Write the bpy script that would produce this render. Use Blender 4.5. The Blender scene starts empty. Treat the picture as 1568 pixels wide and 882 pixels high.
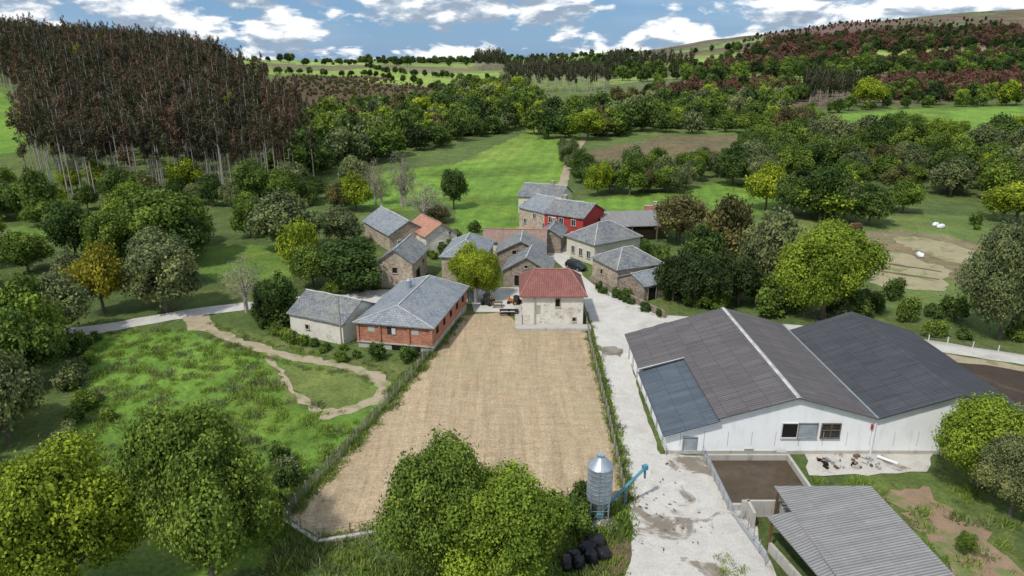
import bpy, math, numpy as np, random
from mathutils import Vector, Matrix
from mathutils.geometry import tessellate_polygon
random.seed(7); RNG=np.random.default_rng(7)
S=bpy.context.scene
S.view_settings.view_transform='Standard'; S.view_settings.look='None'; S.view_settings.exposure=0
COL=S.collection
# ------------------------------------------------------------- camera (drone at 35 m, 24 mm lens)
CH=35.0; PIT=math.radians(18.6); F=1045.0; sp,cp=math.sin(PIT),math.cos(PIT)
cd=bpy.data.cameras.new("drone_camera"); cd.lens=24.0; cd.sensor_width=36; cd.clip_end=20000; cd.clip_start=0.5
cam=bpy.data.objects.new("drone_camera",cd); cam.location=(0,0,CH); cam.rotation_euler=(math.radians(90)-PIT,0,0)
COL.objects.link(cam); S.camera=cam
# ------------------------------------------------------------- terrain height
KY=np.array([0,150,200,260,350,500,750,1200,2000,3500,7000.])
TC=[(-900,[0,0,6,14,24,36,50,58,60,55,50]),
(0,  [0,0,3,12,25,38,49,52,50,45,40]),
(200,[0,0,1,8,20,29,39,43,42,38,30]),
(350,[0,0,0,7,18,24,31,32,26,20,15]),
(500,[0,0,0,1,4,12,20,24,20,15,15]),
(650,[0,0,0,0,2,8,15,22,27,20,15]),
(784,[0,0,0,0,1,4,12,22,31,25,20]),
(900,[0,0,0,0,1,5,13,27,44,40,30]),
(1050,[0,0,0,0,2,6,16,38,78,70,40]),
(1250,[0,0,0,1,3,8,20,54,130,114,60]),
(1450,[0,0,0,2,4,9,22,66,154,144,60]),
(1568,[0,0,0,2,5,10,24,70,164,154,60]),
(2300,[0,0,0,4,10,20,40,80,170,150,60])]
kc=np.array([(c-784)/F/1.04 for c,_ in TC]); NL,NK=260,160
lg=np.linspace(math.log(100),math.log(7000),NL); kg=np.linspace(kc[0],kc[-1],NK)
tab=np.array([np.interp(np.exp(lg),KY,z) for _,z in TC])
tab=np.array([np.interp(kg,kc,tab[:,i]) for i in range(NL)])
def blur(a,n,ax):
    for _ in range(n):
        p=np.concatenate([np.take(a,[0],ax),a,np.take(a,[-1],ax)],ax)
        m=a.shape[ax]
        a=(np.take(p,range(0,m),ax)+2*np.take(p,range(1,m+1),ax)+np.take(p,range(2,m+2),ax))/4
    return a
tab=blur(blur(tab,25,0),14,1)
def hsh(ix,iy,s=0):
    n=(ix*374761393+iy*668265263+s*974634777)&0x7fffffff
    n=((n^(n>>13))*1274126177)&0x7fffffff
    return ((n^(n>>16))&0xffff)/65535.0
def vn(x,y,s=0):
    ix=np.floor(x).astype(np.int64); iy=np.floor(y).astype(np.int64); fx=x-ix; fy=y-iy
    fx=fx*fx*(3-2*fx); fy=fy*fy*(3-2*fy)
    a=hsh(ix,iy,s);b=hsh(ix+1,iy,s);c=hsh(ix,iy+1,s);d=hsh(ix+1,iy+1,s)
    return (a*(1-fx)+b*fx)*(1-fy)+(c*(1-fx)+d*fx)*fy
def fbm(x,y,s=0,o=4):
    r=0;a=.5
    for i in range(o): r=r+a*vn(x,y,s+i); x=x*2.03;y=y*2.03;a*=.5
    return r/(1-.5**o)
def sm(a,b,x): t=np.clip((x-a)/(b-a),0,1); return t*t*(3-2*t)
def H(x,y):
    x=np.asarray(x,float);y=np.asarray(y,float)
    yy=np.maximum(y,100.); k=np.clip(x/yy,kg[0],kg[-1]-1e-6)
    l=np.clip(np.log(yy),lg[0],lg[-1]-1e-6)
    a=(l-lg[0])/(lg[1]-lg[0]); b=(k-kg[0])/(kg[1]-kg[0])
    i=np.floor(a).astype(int); j=np.floor(b).astype(int); i=np.clip(i,0,NL-2);j=np.clip(j,0,NK-2); a=a-i;b=b-j
    z=(tab[i,j]*(1-a)*(1-b)+tab[i+1,j]*a*(1-b)+tab[i,j+1]*(1-a)*b+tab[i+1,j+1]*a*b)
    z=z*sm(150,215,y)
    z=z+(fbm(x/140.,y/140.,3)-.5)*sm(300,900,y)*12+(fbm(x/420.,y/420.,9)-.5)*sm(1100,2200,y)*30
    return z
def T_(py): return math.tan(PIT+math.atan((py-441)/F))
YS=np.geomspace(18,5000,5000)
def P(px,py):
    """surveyed photo point -> place on the ground"""
    t=T_(py); v=(py-441)/F; kk=(px-784)/F/(cp-v*sp)
    zr=CH-YS*t; hz=H(YS*kk,YS); w=np.nonzero(zr<=hz)[0]
    Y=YS[w[0]] if len(w) else 2600.
    if hz[w[0]] < 0.01 if len(w) else False: Y=CH/t
    X=Y*kk
    return Vector((X,Y,float(H(X,Y))))
def G2(px,py):
    p=P(px,py); return Vector((p.x,p.y))
# ------------------------------------------------------------- node helpers
def mat(name):
    m=bpy.data.materials.new(name); m.use_nodes=True; nt=m.node_tree
    b=nt.nodes["Principled BSDF"]; b.inputs["Roughness"].default_value=.85
    try: b.inputs["Specular IOR Level"].default_value=.25
    except: pass
    return m,nt,b
def nd(nt,t,**kw):
    n=nt.nodes.new(t)
    for k,v in kw.items():
        if k in n.inputs: n.inputs[k].default_value=v
        else: setattr(n,k,v)
    return n
def lk(nt,a,b): nt.links.new(a,b)
def ramp(nt,fac,stops):
    r=nt.nodes.new("ShaderNodeValToRGB"); e=r.color_ramp.elements
    while len(e)<len(stops): e.new(.5)
    for el,(p,c) in zip(e,stops): el.position=p; el.color=(c[0],c[1],c[2],1)
    lk(nt,fac,r.inputs[0]); return r.outputs[0]
def mix(nt,f,a,b,mode='MIX'):
    n=nt.nodes.new("ShaderNodeMix"); n.data_type='RGBA'; n.blend_type=mode
    for s,v in ((n.inputs[0],f),(n.inputs[6],a),(n.inputs[7],b)):
        if isinstance(v,(int,float)): s.default_value=v
        elif isinstance(v,tuple): s.default_value=(v[0],v[1],v[2],1)
        else: lk(nt,v,s)
    return n.outputs[2]
def noise(nt,vec,sc,det=5,rough=.6,dist=0):
    n=nd(nt,"ShaderNodeTexNoise"); n.inputs["Scale"].default_value=sc; n.inputs["Detail"].default_value=det
    n.inputs["Roughness"].default_value=rough; n.inputs["Distortion"].default_value=dist
    if vec is not None: lk(nt,vec,n.inputs["Vector"])
    return n.outputs["Fac"]
def mapping(nt,vec,sc,rot=(0,0,0)):
    m=nd(nt,"ShaderNodeMapping"); m.inputs["Scale"].default_value=sc; m.inputs["Rotation"].default_value=rot
    lk(nt,vec,m.inputs["Vector"]); return m.outputs[0]
def bump(nt,b,h,st=.4,d=.05):
    n=nd(nt,"ShaderNodeBump"); n.inputs["Strength"].default_value=st; n.inputs["Distance"].default_value=d
    lk(nt,h,n.inputs["Height"]); lk(nt,n.outputs[0],b.inputs["Normal"])
def pos(nt): return nt.nodes.new("ShaderNodeNewGeometry").outputs["Position"]
def uvn(nt): return nt.nodes.new("ShaderNodeTexCoord").outputs["UV"]
def math_(nt,op,a,b=None):
    n=nt.nodes.new("ShaderNodeMath"); n.operation=op
    for s,v in ((n.inputs[0],a),(n.inputs[1],b)):
        if v is None: continue
        if isinstance(v,(int,float)): s.default_value=v
        else: lk(nt,v,s)
    return n.outputs[0]
def plain(name,c,rough=.7,metal=0,var=.25,sc=1.5):
    m,nt,b=mat(name); p=pos(nt)
    n=noise(nt,p,sc,6,.65); n2=noise(nt,p,sc*9,3)
    col=ramp(nt,n,[(.3,tuple(x*(1-var) for x in c)),(.7,tuple(min(1,x*(1+var)) for x in c))])
    col=mix(nt,.25,col,ramp(nt,n2,[(.3,(.5,.5,.5)),(.7,(1,1,1))]),'MULTIPLY')
    lk(nt,col,b.inputs["Base Color"]); b.inputs["Roughness"].default_value=rough; b.inputs["Metallic"].default_value=metal
    return m
# ------------------------------------------------------------- materials
def m_stone(name,c1,c2,mortar,plaster=0.0):
    m,nt,b=mat(name); uv=uvn(nt); w=mapping(nt,uv,(2.3,3.6,1))
    vo=nd(nt,"ShaderNodeTexVoronoi"); vo.inputs["Scale"].default_value=1; lk(nt,w,vo.inputs["Vector"])
    ve=nd(nt,"ShaderNodeTexVoronoi"); ve.feature='DISTANCE_TO_EDGE'; ve.inputs["Scale"].default_value=1; lk(nt,w,ve.inputs["Vector"])
    sep=nd(nt,"ShaderNodeSeparateColor"); lk(nt,vo.outputs["Color"],sep.inputs[0])
    col=ramp(nt,sep.outputs[0],[(0,c1),(.5,tuple((a+q)/2 for a,q in zip(c1,c2))),(1,c2)])
    e=ramp(nt,ve.outputs["Distance"],[(.03,(1,1,1)),(.12,(0,0,0))])
    col=mix(nt,e,col,mortar)
    n=noise(nt,pos(nt),.5,6,.7)
    col=mix(nt,ramp(nt,n,[(.45,(0,0,0)),(.7,(.5,.5,.5))]),col,tuple(x*.5 for x in c1))
    if plaster>0: col=mix(nt,ramp(nt,noise(nt,pos(nt),.35,5),[(.5-plaster*.3,(0,0,0)),(.58-plaster*.3,(.8,.8,.8))]),col,mortar)
    lk(nt,col,b.inputs["Base Color"]); bump(nt,b,ve.outputs["Distance"],.5,.05); return m
STONE=m_stone("granite_masonry",(.24,.18,.13),(.52,.43,.33),(.44,.38,.30))
STONED=m_stone("dark_schist_masonry",(.15,.12,.09),(.38,.31,.24),(.28,.24,.19))
STONEP=m_stone("whitewashed_masonry",(.42,.37,.30),(.66,.62,.54),(.68,.65,.57),.2)
def m_slate(name,c1,c2,lich=(.30,.30,.24)):
    m,nt,b=mat(name); uv=uvn(nt)
    br=nd(nt,"ShaderNodeTexBrick"); br.inputs["Scale"].default_value=1; br.inputs["Brick Width"].default_value=.42; br.inputs["Row Height"].default_value=.3
    br.inputs["Mortar Size"].default_value=.025; br.inputs["Color1"].default_value=(*c1,1); br.inputs["Color2"].default_value=(*c2,1); br.inputs["Mortar"].default_value=(c1[0]*.35,c1[1]*.35,c1[2]*.35,1)
    lk(nt,uv,br.inputs["Vector"])
    n=noise(nt,pos(nt),.45,7,.7); n2=noise(nt,pos(nt),2.6,5,.7)
    col=mix(nt,ramp(nt,n,[(.42,(0,0,0)),(.66,(.75,.75,.75))]),br.outputs["Color"],lich)
    col=mix(nt,.6,col,ramp(nt,n2,[(.3,(.35,.35,.35)),(.7,(1.0,1.0,1.0))]),'MULTIPLY')
    lk(nt,col,b.inputs["Base Color"]); b.inputs["Roughness"].default_value=.6; bump(nt,b,br.outputs["Fac"],-.4,.03); return m
SLATE=m_slate("slate_roof_tiles",(.15,.16,.18),(.29,.30,.33))
SLATEL=m_slate("pale_slate_roof_tiles",(.21,.24,.28),(.35,.385,.43),(.33,.34,.33))
def m_tile(name,c1,c2):
    m,nt,b=mat(name); uv=uvn(nt)
    wv=nd(nt,"ShaderNodeTexWave"); wv.inputs["Scale"].default_value=1.25; wv.bands_direction='X'; lk(nt,uv,wv.inputs["Vector"])
    wr=nd(nt,"ShaderNodeTexWave"); wr.inputs["Scale"].default_value=.9; wr.bands_direction='Y'; wr.wave_profile='SAW'; lk(nt,uv,wr.inputs["Vector"])
    n=noise(nt,pos(nt),.9,6,.7); col=ramp(nt,n,[(.3,c1),(.7,c2)])
    col=mix(nt,ramp(nt,noise(nt,pos(nt),3.5,5,.8),[(.50,(0,0,0)),(.7,(.7,.7,.7))]),col,(.28,.20,.165))
    col=mix(nt,.55,col,ramp(nt,wv.outputs["Fac"],[(0,(.3,.3,.3)),(.6,(1,1,1))]),'MULTIPLY')
    col=mix(nt,.4,col,ramp(nt,wr.outputs["Fac"],[(0,(.35,.35,.35)),(.3,(1,1,1))]),'MULTIPLY')
    lk(nt,col,b.inputs["Base Color"]); bump(nt,b,wv.outputs["Fac"],.6,.06); return m
TILE=m_tile("clay_roof_tiles",(.20,.075,.065),(.33,.13,.11))
TILEO=m_tile("orange_clay_roof_tiles",(.38,.17,.11),(.55,.30,.21))
TILEM=m_tile("mossy_clay_roof_tiles",(.22,.15,.12),(.36,.25,.20))
def m_corr(name,c1,c2,per=.2,rough=.7,spots=.3,seam=.45,jit=.78):
    m,nt,b=mat(name); uv=uvn(nt)
    wv=nd(nt,"ShaderNodeTexWave"); wv.inputs["Scale"].default_value=.314/per; wv.bands_direction='X'; lk(nt,uv,wv.inputs["Vector"])
    n=noise(nt,mapping(nt,uv,(1.2,.16,1)),1.3,7,.7); n2=noise(nt,pos(nt),1.9,6,.75)
    col=ramp(nt,n,[(.3,c1),(.7,c2)])
    br=nd(nt,"ShaderNodeTexBrick"); br.offset=0; br.inputs["Scale"].default_value=1; br.inputs["Brick Width"].default_value=1.05; br.inputs["Row Height"].default_value=2.0; br.inputs["Mortar Size"].default_value=.03
    br.inputs["Color1"].default_value=(jit,jit,jit,1); br.inputs["Color2"].default_value=(1,1,1,1); br.inputs["Mortar"].default_value=(seam,seam,seam,1); lk(nt,uv,br.inputs["Vector"])
    col=mix(nt,.8,col,br.outputs["Color"],'MULTIPLY')
    col=mix(nt,.6,col,ramp(nt,wv.outputs["Fac"],[(0,(.3,.3,.3)),(.7,(1,1,1))]),'MULTIPLY')
    col=mix(nt,ramp(nt,n2,[(.58,(0,0,0)),(.75,(spots,spots,spots))]),col,tuple(min(1,x*1.9) for x in c2))
    lk(nt,col,b.inputs["Base Color"]); b.inputs["Roughness"].default_value=rough; bump(nt,b,wv.outputs["Fac"],.8,.06); return m
CORR=m_corr("weathered_fibre_cement_sheets",(.115,.102,.102),(.185,.168,.17),.33)
CORRD=m_corr("dark_fibre_cement_sheets",(.055,.057,.066),(.10,.103,.115),.33,.6,.15)
CORRB=m_corr("blue_grey_steel_sheets",(.08,.10,.125),(.14,.175,.205),.3,.45,.2)
CORRG=m_corr("grey_fibre_cement_sheets",(.24,.232,.225),(.34,.33,.325),.24,.8,.3,.72,.92)
def m_paint(name,c,stain=(.25,.22,.17),amt=.35):
    m,nt,b=mat(name); p=pos(nt)
    n=noise(nt,mapping(nt,p,(1.2,1.2,.25)),1.2,7,.7); n2=noise(nt,p,.4,5)
    col=mix(nt,ramp(nt,n,[(.5,(0,0,0)),(.75,(amt,amt,amt))]),c,stain)
    col=mix(nt,ramp(nt,n2,[(.4,(0,0,0)),(.8,(.2,.2,.2))]),col,stain)
    lk(nt,col,b.inputs["Base Color"]); return m
WHITE=m_paint("whitewashed_render",(.82,.83,.84),(.40,.37,.32),.3)
CREAM=m_paint("cream_render",(.58,.54,.44))
REDP=m_paint("red_painted_render",(.38,.05,.045),(.2,.05,.04),.3)
CONC=m_paint("aged_concrete",(.44,.42,.38),(.16,.14,.11),.8)
def m_brick(name):
    m,nt,b=mat(name); uv=uvn(nt)
    br=nd(nt,"ShaderNodeTexBrick"); br.inputs["Scale"].default_value=1; br.inputs["Brick Width"].default_value=.5; br.inputs["Row Height"].default_value=.25; br.inputs["Mortar Size"].default_value=.02
    br.inputs["Color1"].default_value=(.56,.22,.13,1); br.inputs["Color2"].default_value=(.40,.14,.085,1); br.inputs["Mortar"].default_value=(.40,.30,.23,1); lk(nt,uv,br.inputs["Vector"])
    col=mix(nt,.6,br.outputs["Color"],ramp(nt,noise(nt,pos(nt),1.1,6,.7),[(.3,(.4,.4,.4)),(.65,(1,1,1))]),'MULTIPLY')
    lk(nt,col,b.inputs["Base Color"]); return m
BRICK=m_brick("hollow_clay_brick")
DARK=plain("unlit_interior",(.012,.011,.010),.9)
GLASS,_nt,_b=mat("window_glass"); lk(_nt,ramp(_nt,noise(_nt,pos(_nt),.8),[(.3,(.02,.025,.03)),(.7,(.05,.06,.07))]),_b.inputs["Base Color"]); _b.inputs["Roughness"].default_value=.12
WFR=plain("white_window_frame",(.6,.6,.58),.5,0,.1)
WOOD=plain("weathered_wood",(.16,.11,.07),.85,0,.4,3)
GREYP=plain("grey_sheet_panel",(.30,.33,.35),.5,0,.2)
GALV=plain("galvanised_steel",(.36,.41,.46),.45,.45,.22,1.2)
RUST=plain("rusty_steel",(.16,.08,.045),.8,.2,.4,4)
BLUEM=plain("blue_painted_steel",(.07,.25,.34),.5,0,.3,2)
BLACKP=plain("black_silage_wrap",(.018,.018,.02),.28,0,.4,3)
BLK=plain("black_rubber",(.02,.02,.02),.8)
CARP,_nt,_b=mat("dark_car_paint"); lk(_nt,ramp(_nt,noise(_nt,pos(_nt),1),[(.2,(.015,.017,.02)),(.8,(.03,.032,.04))]),_b.inputs["Base Color"]); _b.inputs["Roughness"].default_value=.25
YEL=plain("yellow_machine_paint",(.55,.33,.04),.5)
ORG=plain("orange_machine_paint",(.5,.17,.04),.5)
POSTM=plain("fence_post_concrete",(.33,.30,.25),.9,0,.3,3)
WIRE=plain("fence_wire",(.2,.19,.16),.6,.3)
RIDGE=plain("ridge_cap",(.45,.45,.43),.8,0,.3,1)
RIDGER=plain("clay_ridge_cap",(.34,.17,.14),.8,0,.3,1)
WHITEP=plain("white_plastic",(.72,.73,.74),.4,0,.1)
# ------------------------------------------------------------- mesh builder
class MB:
    def __init__(s): s.v=[];s.f=[];s.m=[];s.mats=[];s.uv=[];s.sm=[]
    def mi(s,m):
        if m not in s.mats: s.mats.append(m)
        return s.mats.index(m)
    def poly(s,pts,m,smooth=False):
        pts=[Vector(p) for p in pts]; n=Vector((0,0,0))
        for i in range(len(pts)):
            a=pts[i];b=pts[(i+1)%len(pts)]; n+=a.cross(b)
        n=n.normalized() if n.length>1e-9 else Vector((0,0,1))
        u=Vector((0,0,1)).cross(n); u=u.normalized() if u.length>.03 else Vector((1,0,0)); v=n.cross(u)
        i0=len(s.v); s.v+= [tuple(p) for p in pts]; s.f.append(list(range(i0,i0+len(pts)))); s.m.append(s.mi(m)); s.sm.append(smooth)
        s.uv+=[(p.dot(u),p.dot(v)) for p in pts]
    def hexa(s,b,t,m):
        s.poly(b[::-1],m); s.poly(t,m); k=len(b)
        for i in range(k): s.poly([b[i],b[(i+1)%k],t[(i+1)%k],t[i]],m)
    def box(s,c,sz,m,rz=0,ex=None):
        c=Vector(c); ax=ex.normalized() if ex is not None else Vector((math.cos(rz),math.sin(rz),0)); ay=Vector((-ax.y,ax.x,0))
        x,y,z=sz[0]/2,sz[1]/2,sz[2]/2; q=lambda a,b,d:c+ax*a+ay*b+Vector((0,0,d))
        s.hexa([q(-x,-y,-z),q(x,-y,-z),q(x,y,-z),q(-x,y,-z)],[q(-x,-y,z),q(x,-y,z),q(x,y,z),q(-x,y,z)],m)
    def cyl(s,p0,p1,r0,r1,m,n=8,caps=True):
        p0=Vector(p0);p1=Vector(p1); d=(p1-p0).normalized(); a=d.orthogonal().normalized(); b=d.cross(a)
        A=[p0+(a*math.cos(2*math.pi*i/n)+b*math.sin(2*math.pi*i/n))*r0 for i in range(n)]
        B=[p1+(a*math.cos(2*math.pi*i/n)+b*math.sin(2*math.pi*i/n))*r1 for i in range(n)]
        for i in range(n): s.poly([A[i],A[(i+1)%n],B[(i+1)%n],B[i]],m,n>=12)
        if caps: s.poly(A[::-1],m); s.poly(B,m)
    def slab(s,pts,th,m):
        pts=[Vector(p) for p in pts]; s.hexa([p-Vector((0,0,th)) for p in pts],pts,m)
    def obj(s,name,parent=None):
        me=bpy.data.meshes.new(name); me.from_pydata(s.v,[],s.f)
        for m in s.mats: me.materials.append(m)
        me.polygons.foreach_set("material_index",s.m); me.polygons.foreach_set("use_smooth",s.sm)
        l=me.uv_layers.new(name="UVMap"); l.data.foreach_set("uv",np.array(s.uv,dtype=np.float32).ravel()); me.update()
        o=bpy.data.objects.new(name,me); COL.objects.link(o)
        if parent: o.parent=parent
        return o
def empty(name,loc=(0,0,0)):
    o=bpy.data.objects.new(name,None); o.empty_display_size=.5; COL.objects.link(o); return o
# ------------------------------------------------------------- buildings
def building(name,A,B,d,hw,hr,wm,rm,roof='gable',ridge='ab',ops=(),inset=None,over=.35,rc=None,gm=None,chim=None,backroof=None):
    A=Vector((A.x,A.y));B=Vector((B.x,B.y)); L=(B-A).length; e=(B-A)/L; n=Vector((-e.y,e.x))
    W=lambda s,t,z:Vector((A.x+e.x*s+n.x*t,A.y+e.y*s+n.y*t,z))
    par=empty(name); gm=gm or wm; w=MB(); z0=-.3
    if roof=='hip':
        for q in ((0,0,L,0),(L,0,L,d),(L,d,0,d),(0,d,0,0)): w.poly([W(q[0],q[1],z0),W(q[2],q[3],z0),W(q[2],q[3],hw),W(q[0],q[1],hw)],wm)
    elif ridge=='ab':
        w.poly([W(0,0,z0),W(L,0,z0),W(L,0,hw),W(0,0,hw)],wm); w.poly([W(L,d,z0),W(0,d,z0),W(0,d,hw),W(L,d,hw)],wm)
        w.poly([W(L,0,z0),W(L,d,z0),W(L,d,hw),W(L,d/2,hr),W(L,0,hw)],gm); w.poly([W(0,d,z0),W(0,0,z0),W(0,0,hw),W(0,d/2,hr),W(0,d,hw)],gm)
    else:
        w.poly([W(0,0,z0),W(L,0,z0),W(L,0,hw),W(L/2,0,hr),W(0,0,hw)],gm); w.poly([W(L,d,z0),W(0,d,z0),W(0,d,hw),W(L/2,d,hr),W(L,d,hw)],gm)
        w.poly([W(L,0,z0),W(L,d,z0),W(L,d,hw),W(L,0,hw)],wm); w.poly([W(0,d,z0),W(0,0,z0),W(0,0,hw),W(0,d,hw)],wm)
    w.obj("walls",par)
    r=MB(); up=.14; rc=rc or RIDGE; o=over
    if roof=='hip':
        ins=inset if inset is not None else min(L,d)/2
        if ridge=='ab': R0,R1=(ins,d/2),(L-ins,d/2)
        else: R0,R1=(L/2,ins),(L/2,d-ins)
        k=(hr-hw)/(d/2 if ridge=='ab' else L/2); ez=hw-o*k+up; rz=hr+up
        c=[W(-o,-o,ez),W(L+o,-o,ez),W(L+o,d+o,ez),W(-o,d+o,ez)]; a,b=W(*R0,rz),W(*R1,rz)
        fs=[[c[0],c[1],b,a],[c[1],c[2],b],[c[2],c[3],a,b],[c[3],c[0],a]] if ridge=='ab' else [[c[0],c[1],a],[c[1],c[2],b,a],[c[2],c[3],b],[c[3],c[0],a,b]]
        for f in fs: r.slab(f,.12,rm)
        r.cyl(a+Vector((0,0,.02)),b+Vector((0,0,.02)),.13,.13,rc,6)
        for i,cc in enumerate(c):
            t=(a if i in(0,3) else b) if ridge=='ab' else (a if i in(0,1) else b)
            r.cyl(cc,t,.09,.09,rc,6)
    else:
        half=(d if ridge=='ab' else L)/2; k=(hr-hw)/half; ez=hw-o*k+up; rz=hr+up
        N=6; ln=(L if ridge=='ab' else d)
        jj=[random.uniform(-.07,.07) for _ in range(N+1)]
        q=(lambda a,b,z:W(a,b,z)) if ridge=='ab' else (lambda a,b,z:W(L-b,a,z))
        dd=d if ridge=='ab' else L
        for i in range(N):
            a0=-o+(ln+2*o)*i/N; a1=-o+(ln+2*o)*(i+1)/N
            r.slab([q(a0,-o,ez+jj[i]),q(a1,-o,ez+jj[i+1]),q(a1,dd/2,rz+jj[i+1]),q(a0,dd/2,rz+jj[i])],.12,rm)
            r.slab([q(a1,dd+o,ez-jj[i+1]),q(a0,dd+o,ez-jj[i]),q(a0,dd/2,rz+jj[i]),q(a1,dd/2,rz+jj[i+1])],.12,backroof or rm)
            r.cyl(q(a0,dd/2,rz+jj[i]+.02),q(a1,dd/2,rz+jj[i+1]+.02),.12,.12,rc,6)
    r.obj("roof",par)
    if chim:
        s,t=chim; c=MB(); c.box(W(s,t,hr+.2),(.7,.7,1.6),STONE,ex=Vector((e.x,e.y,0))); c.box(W(s,t,hr+1.06),(.9,.9,.12),CONC,ex=Vector((e.x,e.y,0))); c.obj("chimney",par)
    if ops:
        g=MB(); fr=MB()
        for wall,s,z,ww,hh,kind in ops:
            if wall=='f': o3,ax,nn=W(s,0,z),e,-n
            elif wall=='b': o3,ax,nn=W(s,d,z),-e,n
            elif wall=='r': o3,ax,nn=W(L,s,z),n,e
            else: o3,ax,nn=W(0,s,z),-n,-e
            ax=Vector((ax.x,ax.y,0)); nn=Vector((nn.x,nn.y,0)); Z=Vector((0,0,1))
            pm={'win':GLASS,'dark':DARK,'door':WOOD,'panel':GREYP,'block':CONC,'red':REDP}[kind]; p=o3+nn*.02
            g.poly([p-ax*ww/2,p+ax*ww/2,p+ax*ww/2+Z*hh,p-ax*ww/2+Z*hh],pm)
            if kind=='block': continue
            fm=WFR if kind=='win' else (STONE if kind=='dark' else WOOD); t=.09
            for sx in(-1,1): fr.box(o3+nn*.05+ax*sx*(ww/2+t/2)+Z*hh/2,(t,.12,hh),fm,ex=ax)
            fr.box(o3+nn*.05+Z*(hh+t/2),(ww+2*t,.14,t),fm,ex=ax); fr.box(o3+nn*.07-Z*t/2,(ww+2*t+.1,.2,t),CONC,ex=ax)
            if kind=='win':
                fr.box(o3+nn*.045+Z*hh/2,(.05,.06,hh),fm,ex=ax)
        g.obj("windows_and_doors",par)
        if fr.v: fr.obj("window_frames",par)
    return par,W
V2=lambda x,y:Vector((x,y))
hp,W=building("stone_house_with_red_roof",V2(1.5,87.2),V2(9.7,87.2),8.6,4.7,6.9,STONEP,TILE,'hip','ab',inset=1.6,rc=RIDGER,over=.5,
  ops=[('f',2.1,1.9,.6,1.3,'block'),('f',4.7,3.0,.6,1.1,'dark'),('f',7.0,.9,.4,.5,'dark'),('l',3,1,.9,1,'win'),('l',6,0,1,2,'door'),('r',3,1,.9,1.1,'win'),('r',6,1,.9,1.1,'win'),('b',4,1,.9,1,'win')])
q=MB(); q.box((5.6,86.3,.18),(10.2,1.6,.55),CONC); q.box((.9,90.5,.15),(1.0,9,.45),CONC); q.obj("plinth",hp)
q=MB(); q.cyl((3.1,87.0,0),(3.1,87.0,4.6),.06,.06,POSTM,6); q.obj("drainpipe",hp)
# orange brick barn
A,B=V2(-19.6,80.4),V2(-9.9,78.4)
building("brick_barn",A,B,16.0,3.5,5.3,CONC,SLATEL,'hip','d',inset=1.6,over=.4)
bp=bpy.data.objects["brick_barn"]
ee=(B-A).normalized(); nn=V2(-ee.y,ee.x); L=(B-A).length
Wb=lambda s,t,z:Vector((A.x+ee.x*s+nn.x*t,A.y+ee.y*s+nn.y*t,z))
q=MB(); q.poly([Wb(0,-.03,.9),Wb(L,-.03,.9),Wb(L,-.03,3.5),Wb(0,-.03,3.5)],BRICK)
q.poly([Wb(L+.03,0,1.0),Wb(L+.03,16,1.0),Wb(L+.03,16,3.5),Wb(L+.03,0,3.5)],BRICK)
q.box(Wb(L/2,-.08,.85),(L+.3,.18,.15),CONC,ex=Vector((ee.x,ee.y,0)))
for s in(0.1,L-.1,L/2-1.9,L/2+1.9): q.box(Wb(s,-.09,2.2),(.28,.2,2.4),BRICK,ex=Vector((ee.x,ee.y,0)))
q.obj("brick_facing",bp)
q=MB()
for s,z,w_,h_,m_ in((4.6,2.1,1.2,1.0,GLASS),(1.9,2.3,.9,.7,CONC),(7.7,2.3,.9,.7,CONC),(6.4,-.1,3.8,.85,DARK),(2.2,.1,.9,.6,DARK)):
    q.poly([Wb(s-w_/2,-.06,z),Wb(s+w_/2,-.06,z),Wb(s+w_/2,-.06,z+h_),Wb(s-w_/2,-.06,z+h_)],m_)
q.box(Wb(4.9,-.12,2.6),(.5,.06,.85),WFR,ex=Vector((ee.x,ee.y,0)))
for i in range(5): q.poly([Wb(L+.05,1.5+i*3,1.9),Wb(L+.05,2.5+i*3,1.9),Wb(L+.05,2.5+i*3,2.8),Wb(L+.05,1.5+i*3,2.8)],DARK)
q.obj("openings",bp)
q=MB(); q.cyl(Wb(3.4,10,4.2),Wb(3.4,10,6.0),.4,.4,GALV,14); q.cyl(Wb(3.4,10,6.0),Wb(3.4,10,6.3),.45,.1,GALV,14); q.obj("roof_vent",bp)
building("stone_shed_with_slate_roof",V2(-29.6,84.9),V2(-21.6,80.9),7.6,3.0,4.9,STONEP,SLATE,'gable','ab',over=.3,ops=[('f',3,1.2,.5,.6,'dark'),('r',3.5,0,1.3,2,'dark')])
building("slate_roof_stone_barn",V2(-21.4,104.2),V2(-15.8,103.4),9,4.4,6.4,STONE,SLATE,'gable','d',ops=[('f',2.8,2.6,.8,.9,'dark'),('r',3,0,2.4,2.6,'dark'),('r',6.5,2.4,.8,.8,'dark')])
building("long_slate_roof_farmhouse",V2(-23.2,125.5),V2(-16.4,129.5),14.5,3.3,5.6,STONE,SLATEL,'gable','d',ops=[('f',2,1,.8,1,'win'),('f',5,1,.8,1,'win'),('r',3,1,.8,1,'win'),('r',7,1,.8,1,'win')])
building("red_tile_cottage",V2(-16.2,124.5),V2(-10.6,127.8),9,3.3,5.4,STONEP,TILEO,'gable','d',rc=RIDGER,ops=[('f',3,.9,.9,1,'win'),('f',5,3,.6,.7,'win'),('r',3,1,.8,1,'win')])
building("slate_hip_roof_cottage",V2(-11.6,108.0),V2(-4.6,107.2),10.5,4.2,6.2,STONE,SLATEL,'hip','d',inset=3,ops=[('f',2,2,.8,1,'win'),('f',5,2,.8,1,'win'),('r',4,2,.8,1,'win')])
building("stone_gable_barn",V2(-1.4,104.9),V2(6.0,103.8),7,2.7,5.0,STONED,SLATE,'gable','d',ops=[('f',2.3,.2,1.0,1.8,'dark'),('f',5.0,1.0,.7,.6,'dark'),('f',3.7,3.2,.5,.5,'dark')])
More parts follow.
